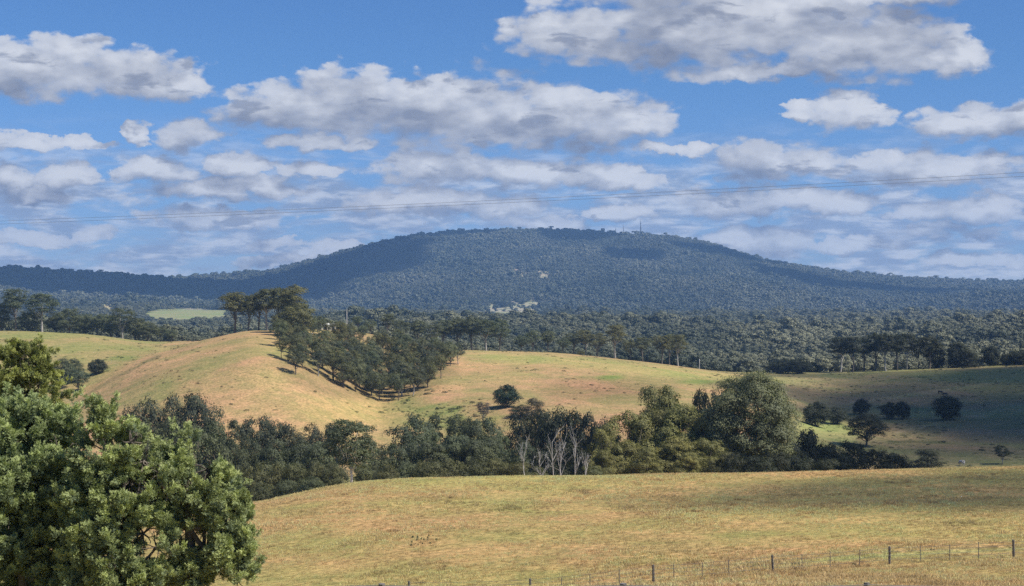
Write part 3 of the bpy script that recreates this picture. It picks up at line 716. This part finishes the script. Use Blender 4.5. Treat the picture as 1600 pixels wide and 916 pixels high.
# 12 bushes in the left valley
G = []
for px, py, top, w, k in ((98,608,559,36,'round'),(114,598,560,34,'round'),(122,612,576,34,'round'),(152,585,561,30,'dense')):
    G.append(plant(k, px, hit(px, py) or 600, top, w*1.1, color=GREY if px != 152 else DARK))
name_group(G, 'round bushy tree', 'in the hollow under the left green hill', 'bushy trees in the left hollow', 'tree')
print('land and trees done')

# ------------------------------------------------------------------ dead trees in the gully
def dead_tree(px, Y, top, seed, label, spread=0.25, group='dead white trees in the gully'):
    rg = np.random.default_rng(seed); x = X(px, Y); z = float(H(x, Y)); h = -(top-HZ)/F*Y-z
    e = empty('dead_tree', (x, Y, z-0.2)); tb = Tubes(); bt = Tubes()
    tr = bez((0,0,-0.3), (rg.normal(0,0.5), rg.normal(0,0.5), h*0.8), rg.normal(0, 0.3, 3)*[1,1,0], 8)
    tb.tube(tr, np.linspace(0.10, 0.035, 8), 7)
    def br(p, d, l, r, lv):
        q = p+d*l; bt.tube(bez(p, q, rg.normal(0, 0.05*l, 3), 5), np.linspace(r, r*0.35, 5), 5)
        if lv <= 0: return
        for _ in range(rg.integers(1, 4)):
            t = rg.uniform(0.35, 1.0); nd = d+rg.normal(0, 0.42, 3)+[0,0,0.2]; nd /= np.linalg.norm(nd)
            br(p+d*l*t, nd, l*rg.uniform(0.45, 0.7), r*0.55, lv-1)
    for i in range(7):
        s = tr[rg.integers(2, 8)]; a = rg.uniform(0, 6.28); d = np.array([math.cos(a)*spread*2.4, math.sin(a)*spread*2.4, 1.0]); d /= np.linalg.norm(d)
        br(s, d, h*rg.uniform(0.22, 0.38), 0.045, 2)
    link(bpy.data.objects.new('trunk', tb.mesh('trunk', M_DEAD)), e); link(bpy.data.objects.new('branches', bt.mesh('branches', M_DEAD)), e)
    tag(e, label, 'dead tree', group)
dead_tree(866, 285, 672, 5, 'tallest bare white dead tree with many upright branches in the gully')
dead_tree(880, 296, 672, 6, 'bare white dead tree just right of the tallest dead one', 0.18)
dead_tree(899, 284, 684, 7, 'slim bare dead tree, rightmost of the white dead trees', 0.15)
dead_tree(851, 286, 690, 8, 'low bare dead tree on the left side of the dead group', 0.3)
dead_tree(824, 283, 692, 9, 'thin bent bare tree standing apart left of the dead group', 0.12)
dead_tree(912, 283, 706, 11, 'short bare dead tree beside the olive-gold gums', 0.15)

# ------------------------------------------------------------------ foreground trees
def spray_crown(name, blobs, Y, seed, n_per, size, mat_col, x0, z0, up=0.7, depth=1.0):
    """crown of leafy sprays over a set of big lumps; blobs in photograph units at distance Y"""
    rg = np.random.default_rng(seed); s = Y/F; P = []; D = []; A = []; cents = []
    for (bx, by, rx, ry) in blobs:
        c = np.array([(bx-800)*s-x0, rg.uniform(-0.25, 0.35)*rx*s*depth, -(by-HZ)*s-z0]); rad = np.array([rx*s, (rx+ry)/2*s*depth, ry*s]); cents.append((c, rad))
        k1 = max(20, int(rx*ry/20.0)); u1 = sph(k1, rg); u1[:,2] = np.where(u1[:,2] < -0.6, -u1[:,2], u1[:,2])
        for s1 in range(k1):
            lc = c+u1[s1]*rad*rg.uniform(0.4, 0.96)
            if fbm(np.array([lc[0]*1.5+seed]), np.array([lc[2]*1.9+lc[1]]), 5, 2)[0] > 0.125: continue     # leaves gaps between the limbs
            ax = u1[s1]*0.75+np.array([0,0,up*1.1])+0.35*rg.normal(size=3); ax /= np.linalg.norm(ax)
            ln = rg.uniform(0.18, 0.48)*(1+0.5*(rg.random() < 0.15)); tone = rg.uniform(0.05, 0.5); k = int(n_per/22); r0 = rg.uniform(0.05, 0.10)
            for _ in range(k):
                t_ = rg.random(); w0 = sph(1, rg)[0]; w0 = w0-ax*(w0@ax); w0 /= np.linalg.norm(w0)+1e-6
                q = lc+ax*ln*t_+w0*r0*(1.05-0.85*t_)*rg.uniform(0.5, 1.1); m = rg.integers(4, 8)
                P.append(q+rg.normal(0, 0.028, (m,3))); D.append(ax*0.8+w0*0.75+0.35*rg.normal(size=(m,3)))
                A.append(np.clip(tone+0.45*t_+0.15*w0[2]+rg.normal(0, 0.1, m), 0, 1))  # sunlight put into the leaf colour: tips and upward sides paler, inside darker
    P = np.vstack(P); D = np.vstack(D); D /= np.linalg.norm(D, axis=1, keepdims=True); A = np.concatenate(A); n = len(P)
    side = np.cross(D, rg.normal(size=(n,3))); side /= np.linalg.norm(side, axis=1, keepdims=True); nor = np.cross(D, side)
    L = (size*rg.uniform(0.6, 1.25, n))[:, None]; VV = []; AA = []
    for (t, ang, ln, wd) in ((0.0,0.0,1.0,0.07),(0.12,0.75,0.5,0.07),(0.12,-0.75,0.5,0.07),(0.34,0.65,0.42,0.065),(0.34,-0.65,0.42,0.065),(0.58,0.55,0.34,0.06),(0.58,-0.55,0.34,0.06)):
        tw = rg.uniform(-0.9, 0.9, (n,1)); S2 = side*np.cos(tw)+nor*np.sin(tw); N2 = np.cross(D, S2)
        o = P+D*L*t; d2 = D*math.cos(ang)+S2*math.sin(ang); w2 = np.cross(d2, N2)
        VV.append(np.stack([o, o+d2*L*ln*0.5+w2*L*wd+N2*L*0.04, o+d2*L*ln, o+d2*L*ln*0.5-w2*L*wd+N2*L*0.04], 1)); AA.append(A)
    V = np.vstack(VV).reshape(-1, 3); me = mesh_np(name, V, np.arange(len(V)).reshape(-1, 4), M_LEAF); set_leaf_attr(me, np.concatenate(AA))
    return me, cents
def front_tree(name, px, Y, blobs, seed, color, label, n_per=460, size=0.105, trunk_r=0.16, cat='conifer', up=0.7, bark=None):
    x = X(px, Y); z = float(H(x, Y)); e = empty(name, (x, Y, z-0.05))
    me, cents = spray_crown('crown', blobs, Y, seed, n_per, size, color, x, z-0.05, up)
    me.materials[0] = M_FRONT; c = link(bpy.data.objects.new('crown', me), e); c.color = c4(*color)
    tb = Tubes(); rg = np.random.default_rng(seed); top = max(cents, key=lambda q: q[0][2])[0]
    tr = bez((0,0,-0.3), top, rg.normal(0, 0.15, 3)*[1,1,0], 9); tb.tube(tr, np.linspace(trunk_r, 0.03, 9), 8)
    for cc, rad in cents:
        a = tr[rg.integers(1, 6)]; tb.tube(bez(a, cc, (0,0,-0.2), 6), np.linspace(trunk_r*0.5, 0.02, 6), 6)
        for _ in range(14):
            u = sph(1, rg)[0]; tb.tube(bez(cc, cc+u*rad*0.9, rg.normal(0, 0.08, 3), 4), np.linspace(0.022, 0.006, 4), 4)
    link(bpy.data.objects.new('trunk', tb.mesh('trunk', bark or M_BARK)), e)
    tag(e, label, cat); return e
PINE = (0.29,0.35,0.175)
front_tree('conifer', 40, 37, [(30,690,60,55),(-30,720,90,85),(75,690,42,50),(20,770,110,80),(95,730,52,60),(-20,860,120,110),(60,840,90,80),(110,780,50,60),(110,900,60,40),(50,930,90,50)], 301,
           PINE, 'bushy blue-green conifer filling the lower left corner')
front_tree('conifer', 190, 35.5, [(160,668,24,30),(172,712,52,42),(222,722,32,26),(200,755,56,44),(150,780,60,55),(190,800,50,35),(150,850,45,45),(250,760,30,40),(155,930,60,40),(205,915,48,34),(222,835,36,26),(245,855,34,30),(175,870,34,36),(206,690,24,20)], 302,
           (0.32,0.375,0.18), 'middle conifer with pointed tip and pale sprays painted sunlit')
front_tree('conifer', 320, 36.2, [(292,706,32,28),(262,730,30,30),(322,735,34,30),(300,765,54,46),(335,778,44,44),(350,825,38,50),(300,820,52,40),(270,790,38,36),(350,880,50,50),(300,905,42,40),(372,890,20,38),(262,905,22,35),(362,790,20,26)], 303,
           (0.31,0.36,0.175), 'rounded conifer on the right of the foreground trees')
front_tree('leafy_tree', 20, 62, [(38,562,38,26),(-5,585,60,45),(62,592,26,32),(40,620,60,50),(-40,640,80,70),(20,680,90,60)], 304,
           (0.28,0.31,0.11), 'yellow-green tree rising behind the foreground conifers', n_per=300, size=0.15, cat='tree', up=0.3, trunk_r=0.22)

# ------------------------------------------------------------------ grass, tussocks, weeds
def tuft(seed, n=16, h=0.42, wd=0.014, spread=0.16):
    rg = np.random.default_rng(seed); V = []; 
    for i in range(n):
        a = rg.uniform(0, 6.28); b = np.array([math.cos(a), math.sin(a), 0])*rg.uniform(0, spread); d = np.array([math.cos(a), math.sin(a), 0])*rg.uniform(0.05, 0.28)+rg.normal(0, 0.05, 3)*[1,1,0]
        hh = h*rg.uniform(0.5, 1.15); t = rg.uniform(0, 3.14); s = np.array([math.cos(t), math.sin(t), 0])*wd*rg.uniform(0.7, 1.4)
        m = b+d*hh*0.45+[0,0,hh*0.6]; p = b+d*hh*1.3+[0,0,hh]
        V += [b-s, b+s, m+s*0.9, m-s*0.9, m-s*0.9, m+s*0.9, p+s*0.5, p-s*0.5]
    V = np.array(V); me = mesh_np('grass_tuft', V, np.arange(len(V)).reshape(-1, 4), M_GRASS); set_leaf_attr(me, np.repeat(rg.uniform(0, 1, n), 2))
    return me
xs, ys = [], []
for y0, y1, dn in ((62,130,9.0),(130,180,6.0),(180,232,4.0),(232,262,5)):
    a, b = jitter_field(y0, y1, dn/2, 0.37); xs.append(a); ys.append(b)
x = np.concatenate(xs); y = np.concatenate(ys); z = H(x, y); n = len(x)
pxx = 800+F*x/y; keep = (pxx > 330) | (y < 100); x, y, z = x[keep], y[keep], z[keep]; n = len(x)
tint = land_color(x, y, z)*rng.uniform(1.1, 1.75, (n,1))*np.array([1.0, 1.03, 1.0])
v2 = np.clip(fbm(x/2.0, y/4.5, 97, 3)*6-0.7, 0, 1)[:, None]*0.45; tint = tint*(1-v2)
v = np.clip(fbm(x/5, y/9, 91, 3)*4+0.1, 0, 1)[:, None]*0.5; tint = tint*(1-v)+np.array([0.36,0.30,0.155])*v
s = rng.uniform(0.55, 1.2, n)*np.clip(1+1.6*fbm(x/9, y/16, 93, 3), 0.4, 1.6)*np.interp(y, [60,100,130,250], [0.55,0.75,0.8,0.85])
scatter('grass', np.stack([x,y,z-0.02], 1), rotz(n, 0.08), np.stack([s*1.5, s*1.5, s], 1), np.clip(tint, 0, 0.6), make_variants([tuft(400+i, 26, 0.22, 0.009, 0.26) for i in range(6)], 'tufts'),
        'tall dry golden grass over the near paddock')
# tussocks over the middle hill
x, y = jitter_field(440, 880, 0.16, 0.36); z = H(x, y)
px = 800+F*x/y; py = HZ-F*z/y
want_t = 0.16+0.9*blob(px, py, 690, 640, 120, 40)+0.8*blob(px, py, 850, 600, 110, 26)+0.5*np.clip((px-1210)/60, 0, 1)+0.5*blob(px, py, 250, 580, 120, 50)
keep = (rng.random(len(x)) < want_t*np.clip(0.5+5*fbm(x/14, y/20, 95, 3), 0, 1)*0.8)
x, y, z, px = x[keep], y[keep], z[keep], px[keep]; n = len(x); s = rng.uniform(0.3, 0.8, n)+0.8*(rng.random(n) < 0.15)
tint = land_color(x, y, z)*np.array([0.72, 0.84, 0.74])*rng.uniform(0.7, 1.25, (n,1)); pz = HZ-F*z/y; k_ = blob(px, pz, 690, 640, 120, 42); s = s*(1+1.1*k_*rng.random(n)); tint = tint*(1-0.35*k_[:, None])
def clump(seed):
    rg = np.random.default_rng(seed); u = sph(60, rg); u[:,2] = abs(u[:,2]); V, Q = leaf_quads(u*[0.55,0.45,0.34]*rg.uniform(0.6, 1, (60,1)), u+0.5*sph(60, rg), 0.24, 0.6, rg)
    me = mesh_np('tussock', V, Q, M_GRASS); set_leaf_attr(me, rg.uniform(0, 1, len(Q))); return me
scatter('tussock_grass', np.stack([x,y,z-0.03], 1), rotz(n), np.stack([s*rng.uniform(1, 2.2, n), s, s], 1), tint, make_variants([clump(500+i) for i in range(4)], 'tussocks'),
        'olive tussocks dotted over the middle hillside')
# dark thistles in the near paddock
W = [(642+random.uniform(0,45), 838+random.uniform(0,18)) for _ in range(22)]+[(1240+random.uniform(-6,8), 886) for _ in range(4)]+[(1333, 884),(1337,885),(1455,862),(1459,862)]
pp = []
for a, b in W:
    Y = hit(a, b)
    if Y: pp.append((X(a, Y), Y, float(H(X(a, Y), Y))))
pp = np.array(pp); n = len(pp); s = rng.uniform(0.5, 1.1, n)
scatter('weeds', pp, rotz(n), np.stack([s*0.25, s*0.25, s*0.7], 1), np.array([[0.14,0.15,0.07]])*rng.uniform(0.7, 1.3, (n,1)), make_variants([clump(520+i) for i in range(3)], 'thistles'),
        'dark green thistles in the golden paddock')

# ------------------------------------------------------------------ fences
def fence_run(name, posts, droppers, Yf, h, r, wires, label, group, drop_r=0.02, wr=0.004, wlab=None):
    """split posts, thin droppers and the strung wires"""
    def at(px, Y): return np.array([X(px, Y), Y, float(H(X(px, Y), Y))])
    P = [at(p, Yf(p)) for p in posts]
    root = empty(name, P[0])
    o0 = P[0]
    for i, p in enumerate(P):
        tb = Tubes(); q = p-o0; rg = np.random.default_rng(i+int(h*100)); ln = rg.normal(0, 0.03, 2)
        k = 9; zz = np.linspace(-0.3, h, k); rad = r*(1+0.12*rg.normal(size=k)*0.5)
        pts = np.stack([q[0]+ln[0]*zz/h, q[1]+ln[1]*zz/h, q[2]+zz], 1)
        tb.tube(pts, rad, 7); link(bpy.data.objects.new('post', tb.mesh('post', M_POST, False)), root)
    for px in droppers:
        p = at(px, Yf(px))-o0; tb = Tubes(); hh = h*random.uniform(0.88, 1.0); ln = random.uniform(-0.04, 0.04)
        tb.tube([(p[0],p[1],p[2]+0.05),(p[0]+ln,p[1],p[2]+hh)], drop_r, 5); link(bpy.data.objects.new('dropper', tb.mesh('dropper', M_POST, False)), root)
    for wz in wires:
        tb = Tubes(); pts = []
        for a, b in zip(P[:-1], P[1:]):
            for t in np.linspace(0, 1, 7)[:-1]:
                q = a*(1-t)+b*t-o0; pts.append(q+[0, -r, wz*h-0.05*4*t*(1-t)])
        pts.append(P[-1]-o0+[0,-r,wz*h]); tb.tube(pts, wr, 4)
        link(bpy.data.objects.new('wire', tb.mesh('wire', M_WIRE)), root)
    tag(root, label, 'fence', group); return root
fence_run('paddock_fence', [640,829,1021,1208,1390,1584,1776], [877,922,968,1053,1097,1139,1253,1297,1343,1438,1484,1529,1632,1680],
          lambda p: 109+(p-1200)*-0.004, 1.22, 0.085, (0.92,0.72,0.5,0.28), 'post and wire fence with thin droppers crossing the golden paddock', None, 0.028, 0.009)
# near fence: barbed top wire and two posts showing at the bottom edge
fence_run('boundary_fence', [215,595,975,1355,1735], [], lambda p: 40.0, 1.15, 0.085, (0.97,0.75,0.5,0.25), 'nearest wire fence whose barbed top strand runs along the bottom edge', None, 0.02, 0.010)

# ------------------------------------------------------------------ power lines, poles, masts, sheds, cattle
def wire_line(ptsA, Y0, Y1, label):
    px = np.array([p[0] for p in ptsA], float); py = np.array([p[1] for p in ptsA], float)
    k = np.polyfit(px, py, 2); q = np.linspace(-260, 1860, 60); Y = np.interp(q, [-260, 1860], [Y0, Y1])
    P = np.stack([X(q, Y), Y, -(np.polyval(k, q)-HZ)/F*Y], 1); o = P[0].copy(); tb = Tubes(); tb.tube(P-o, 0.006, 5)
    ob = link(bpy.data.objects.new('power_line', tb.mesh('power_line', M_WIRE))); ob.location = o
    tag(ob, label, 'power line', 'power lines across the sky'); return P
PA = wire_line([(0,345),(400,331),(800,312),(1100,296),(1600,270)], 78, 60, 'upper of the two thin power lines crossing the sky')
PB = wire_line([(0,350),(400,335),(800,317),(1100,301),(1600,276)], 79, 61, 'lower of the two thin power lines crossing the sky')
def pole(px, Y, top, label, r=0.14, arm=True, mat=M_POST):
    x = X(px, Y); z = float(H(x, Y)); h = -(top-HZ)/F*Y-z; e = empty('power_pole', (x, Y, z)); tb = Tubes()
    tb.tube([(0,0,-0.5),(0,0,h*0.5),(0,0,h)], [r*1.1, r, r*0.8], 8); link(bpy.data.objects.new('pole', tb.mesh('pole', mat)), e)
    if arm:
        ab = Tubes(); ab.box((0,-0.16,h-0.5), (2.2,0.12,0.14)); a = link(bpy.data.objects.new('crossarm', ab.mesh('crossarm', M_POST, False)), e)
        for s in (-0.95, 0.0, 0.95):
            ib = Tubes(); ib.tube([(s,-0.16,h-0.43),(s,-0.16,h-0.3),(s,-0.16,h-0.18)], [0.05,0.07,0.03], 6); link(bpy.data.objects.new('insulator', ib.mesh('insulator', M_CONC)), e)
    tag(e, label, 'power pole'); return e
pole(542, 790, 484, 'pale power pole standing above the hillside grove', 0.17, True, M_CONC)
pole(1093, 838, 561, 'short pale pole at the end of the yellow-green slope', 0.16, False, M_CONC)
pole(962+140, 858, 566, 'second short post just behind the slope end', 0.10, False, M_POST)
def mast(px, top, wid, label, spike=0.4):
    Y = 7480; x = X(px, Y); z = float(H(x, Y)); h = -(top-HZ)/F*Y-z; e = empty('radio_mast', (x, Y, z)); tb = Tubes(); br = Tubes(); hl = h*(1-spike)
    k = 8; w = np.linspace(wid, wid*0.55, k+1); zz = np.linspace(0, hl, k+1); an = [0.3, 0.3+2.094, 0.3+4.189]
    P = np.array([[(w[i]*math.cos(a), w[i]*math.sin(a), zz[i]) for a in an] for i in range(k+1)])
    for j in range(3): tb.tube(P[:, j], wid*0.22, 4)
    for i in range(k):
        for j in range(3):
            br.tube([P[i, j], P[i+1, (j+1) % 3]], wid*0.12, 4); br.tube([P[i+1, j], P[i+1, (j+1) % 3]], wid*0.12, 4)
    link(bpy.data.objects.new('legs', tb.mesh('legs', M_STEEL)), e); link(bpy.data.objects.new('bracing', br.mesh('bracing', M_STEEL)), e)
    sp = Tubes(); sp.tube([(0,0,hl-1),(0,0,hl+(h-hl)*0.5),(0,0,h)], [wid*0.5, wid*0.4, wid*0.18], 6); link(bpy.data.objects.new('antenna', sp.mesh('antenna', M_STEEL)), e)
    tag(e, label, 'radio mast', 'masts on the mountain top')
mast(1001, 343, 3.8, 'tallest lattice radio mast standing on the mountain summit', 0.35)
mast(974, 350, 3.0, 'thin faint radio mast, nearer of those left of the tallest', 0.6)
mast(962, 354, 2.8, 'faint radio mast, leftmost on the mountain summit', 0.5)
mast(969, 361, 1.1, 'shortest faint mast between the two left ones', 0.5)
mast(1004, 362, 1.1, 'small mast close on the right of the tallest one', 0.4)
M_WALL = simple_mat('cream_boards', (0.62,0.58,0.46), 0.8, 2.0, 0.1); M_ROOF = simple_mat('pale_iron', (0.62,0.60,0.52), 0.5, 2.0, 0.1); M_DOOR = simple_mat('dark_opening', (0.05,0.05,0.05), 0.8)
def shed(px, py, L, W, hh, label, rz):
    Y = 780; x = X(px, Y); z = -(py-HZ)/F*Y; z = float(H(x, Y)) if abs(z-float(H(x, Y))) < 6 else z
    e = empty('farm_shed', (x, Y, z), rz); w = Tubes(); w.box((0,0,hh/2-0.3), (L,W,hh+0.6)); wl = link(bpy.data.objects.new('wall', w.mesh('wall', M_WALL, False)), e)
    V = [(-L/2-.3,-W/2-.3,hh),(L/2+.3,-W/2-.3,hh),(L/2+.3,W/2+.3,hh),(-L/2-.3,W/2+.3,hh),(-L/2-.3,0,hh+W*0.3),(L/2+.3,0,hh+W*0.3)]
    me = bpy.data.meshes.new('roof'); me.from_pydata(V, [], [(0,1,5,4),(2,3,4,5),(0,4,3),(1,2,5),(0,3,2,1)]); me.materials.append(M_ROOF); link(bpy.data.objects.new('roof', me), e)
    d = Tubes(); d.box((L*0.15,-W/2-0.02,hh*0.38), (1.6,0.05,hh*0.75)); link(bpy.data.objects.new('door', d.mesh('door', M_DOOR, False)), e)
    tag(e, label, 'shed', 'cream sheds among the gums')
shed(517, 514, 4.6, 3.6, 2.4, 'larger cream shed with peaked roof peeping above the grove', 0.35)
shed(507, 515, 3.0, 2.4, 2.0, 'smaller cream shed left of the peaked one', 0.2)
def cow(px, py, label, col, rz, s=1.0):
    Y = hit(px, py); x = X(px, Y); z = float(H(x, Y)); m = simple_mat('hide', col, 0.7, 2.0, 0.3)
    bm_v = [(-0.85,0,1.15),(-0.35,0,1.12),(0.2,0,1.12),(0.7,0,1.2),(1.0,0,1.15),(1.25,0,0.85),(1.4,0,0.5),(1.52,0,0.32),
            (-0.78,0.22,0.75),(-0.82,0.24,0.42),(-0.76,0.24,0.0),(-0.78,-0.22,0.75),(-0.70,-0.24,0.42),(-0.66,-0.24,0.0),
            (0.62,0.2,0.72),(0.64,0.22,0.38),(0.62,0.22,0.0),(0.62,-0.2,0.72),(0.72,-0.22,0.38),(0.7,-0.22,0.0),(-0.98,0,1.0),(-1.02,0,0.5),
            (1.36,0.2,0.62),(1.36,-0.2,0.62)]
    ed = [(0,1),(1,2),(2,3),(3,4),(4,5),(5,6),(6,7),(0,8),(8,9),(9,10),(0,11),(11,12),(12,13),(3,14),(14,15),(15,16),(3,17),(17,18),(18,19),(0,20),(20,21),(6,22),(6,23)]
    rd = [0.30,0.40,0.38,0.33,0.24,0.17,0.14,0.09,0.15,0.08,0.06,0.15,0.08,0.06,0.12,0.07,0.06,0.12,0.07,0.06,0.04,0.03,0.04,0.04]
    me = bpy.data.meshes.new('cow'); me.from_pydata(bm_v, ed, []); me.materials.append(m); o = link(bpy.data.objects.new('cow', me))
    md = o.modifiers.new('skin', 'SKIN'); md.use_smooth_shade = True
    for i, v in enumerate(me.skin_vertices[0].data): v.radius = (rd[i], rd[i]); v.use_root = (i == 1)
    o.modifiers.new('sub', 'SUBSURF').levels = 1; o.modifiers['sub'].render_levels = 1
    o.location = (x, Y, z); o.rotation_euler = (0,0,rz); o.scale = (s,s,s); tag(o, label, 'cow', 'cattle on the shaded slope')
cow(1469, 616, 'dark cow grazing above the round tree, the upper one', (0.03,0.025,0.02), 0.2)
cow(1477, 619, 'dark cow just above the round tree, the lower one', (0.03,0.025,0.02), 3.0)
cow(1503, 728, 'pale cow grazing at the foot of the shaded slope', (0.55,0.52,0.48), 1.9, 1.1)

# ------------------------------------------------------------------ overhead clouds that shade the land (they stand above the picture)
def cloud_mat():
    m = bpy.data.materials.new('cloud_vapour'); m.use_nodes = True; t = NT(m.node_tree); t.n.clear()
    out = t.node('ShaderNodeOutputMaterial'); v = t.node('ShaderNodeVolumePrincipled')
    v.inputs['Color'].default_value = (1,1,1,1); v.inputs['Density'].default_value = 0.035; v.inputs['Anisotropy'].default_value = 0.5
    t.l.new(v.outputs[0], out.inputs['Volume']); return m
M_CLOUD = cloud_mat()
import bmesh
CN = [0]
def cloud(gx, gy, gz, rx, ry, thick=150.0, alt=1700.0, rot=0.0):
    """a cloud at height alt whose shade falls on the land point (gx, gy, gz)"""
    t = (alt-gz)/SUNV[2]; c = np.array([gx, gy, gz])+SUNV*t; CN[0] += 1
    bm = bmesh.new(); bmesh.ops.create_icosphere(bm, subdivisions=5, radius=1.0)
    V = np.array([v.co[:] for v in bm.verts]); n = 1+0.75*fbm(V[:,0]*2.1+CN[0]*7, V[:,1]*2.1+V[:,2]*1.3, 600+CN[0], 4)
    V = V*n[:, None]; V[:,2] = np.where(V[:,2] > 0, V[:,2]*thick*(1+0.8*fbm(V[:,0]*4, V[:,1]*4, 650, 3)), V[:,2]*thick*0.3)
    ca, sa = math.cos(rot), math.sin(rot); xx = V[:,0]*rx; yy = V[:,1]*ry
    V[:,0] = xx*ca-yy*sa; V[:,1] = xx*sa+yy*ca
    for v, q in zip(bm.verts, V): v.co = q
    me = bpy.data.meshes.new('cloud'); bm.to_mesh(me); bm.free(); me.materials.append(M_CLOUD)
    o = link(bpy.data.objects.new('cloud', me)); o.location = c; tag(o, 'broad white cloud drifting high over the land', kind='structure')
def gp(px, Y): x = X(px, Y); return x, Y, float(H(x, Y))
cloud(300, 512, -45, 178, 140, 50)
cloud(330, 705, -35, 200, 140, 44)
cloud(325, 605, -40, 185, 85, 44)
cloud(420, 800, -30, 270, 62, 36)
cloud(215, 625, -38, 85, 110, 26)
cloud(94, 348, -40, 34, 42, 30)
cloud(84, 186, -25, 60, 50, 20)
cloud(*gp(90, 5700), 1150, 700, 150)
cloud(*gp(545, 6500), 330, 900, 150)
cloud(*gp(900, 7250), 190, 330, 120)
cloud(*gp(985, 6500), 130, 230, 100)
cloud(*gp(1140, 7000), 300, 300, 120)
cloud(*gp(700, 7400), 260, 200, 100)
cloud(*gp(1330, 6300), 500, 260, 120)

# ------------------------------------------------------------------ air
HAZE = 6.3e-5
hm = bpy.data.materials.new('air'); hm.use_nodes = True; t = NT(hm.node_tree); t.n.clear()
out = t.node('ShaderNodeOutputMaterial'); v = t.node('ShaderNodeVolumePrincipled')
v.inputs['Color'].default_value = (0.32, 0.58, 1.0, 1); v.inputs['Density'].default_value = HAZE; v.inputs['Anisotropy'].default_value = 0.0
t.l.new(v.outputs[0], out.inputs['Volume'])
zmin = -90.0
hb = Tubes(); hb.box((0, 4700, (430+zmin)/2), (14000, 9900, 430-zmin)); hz_o = link(bpy.data.objects.new('haze', hb.mesh('haze', hm, False)))
tag(hz_o, 'thin blue air over the whole valley', kind='stuff')
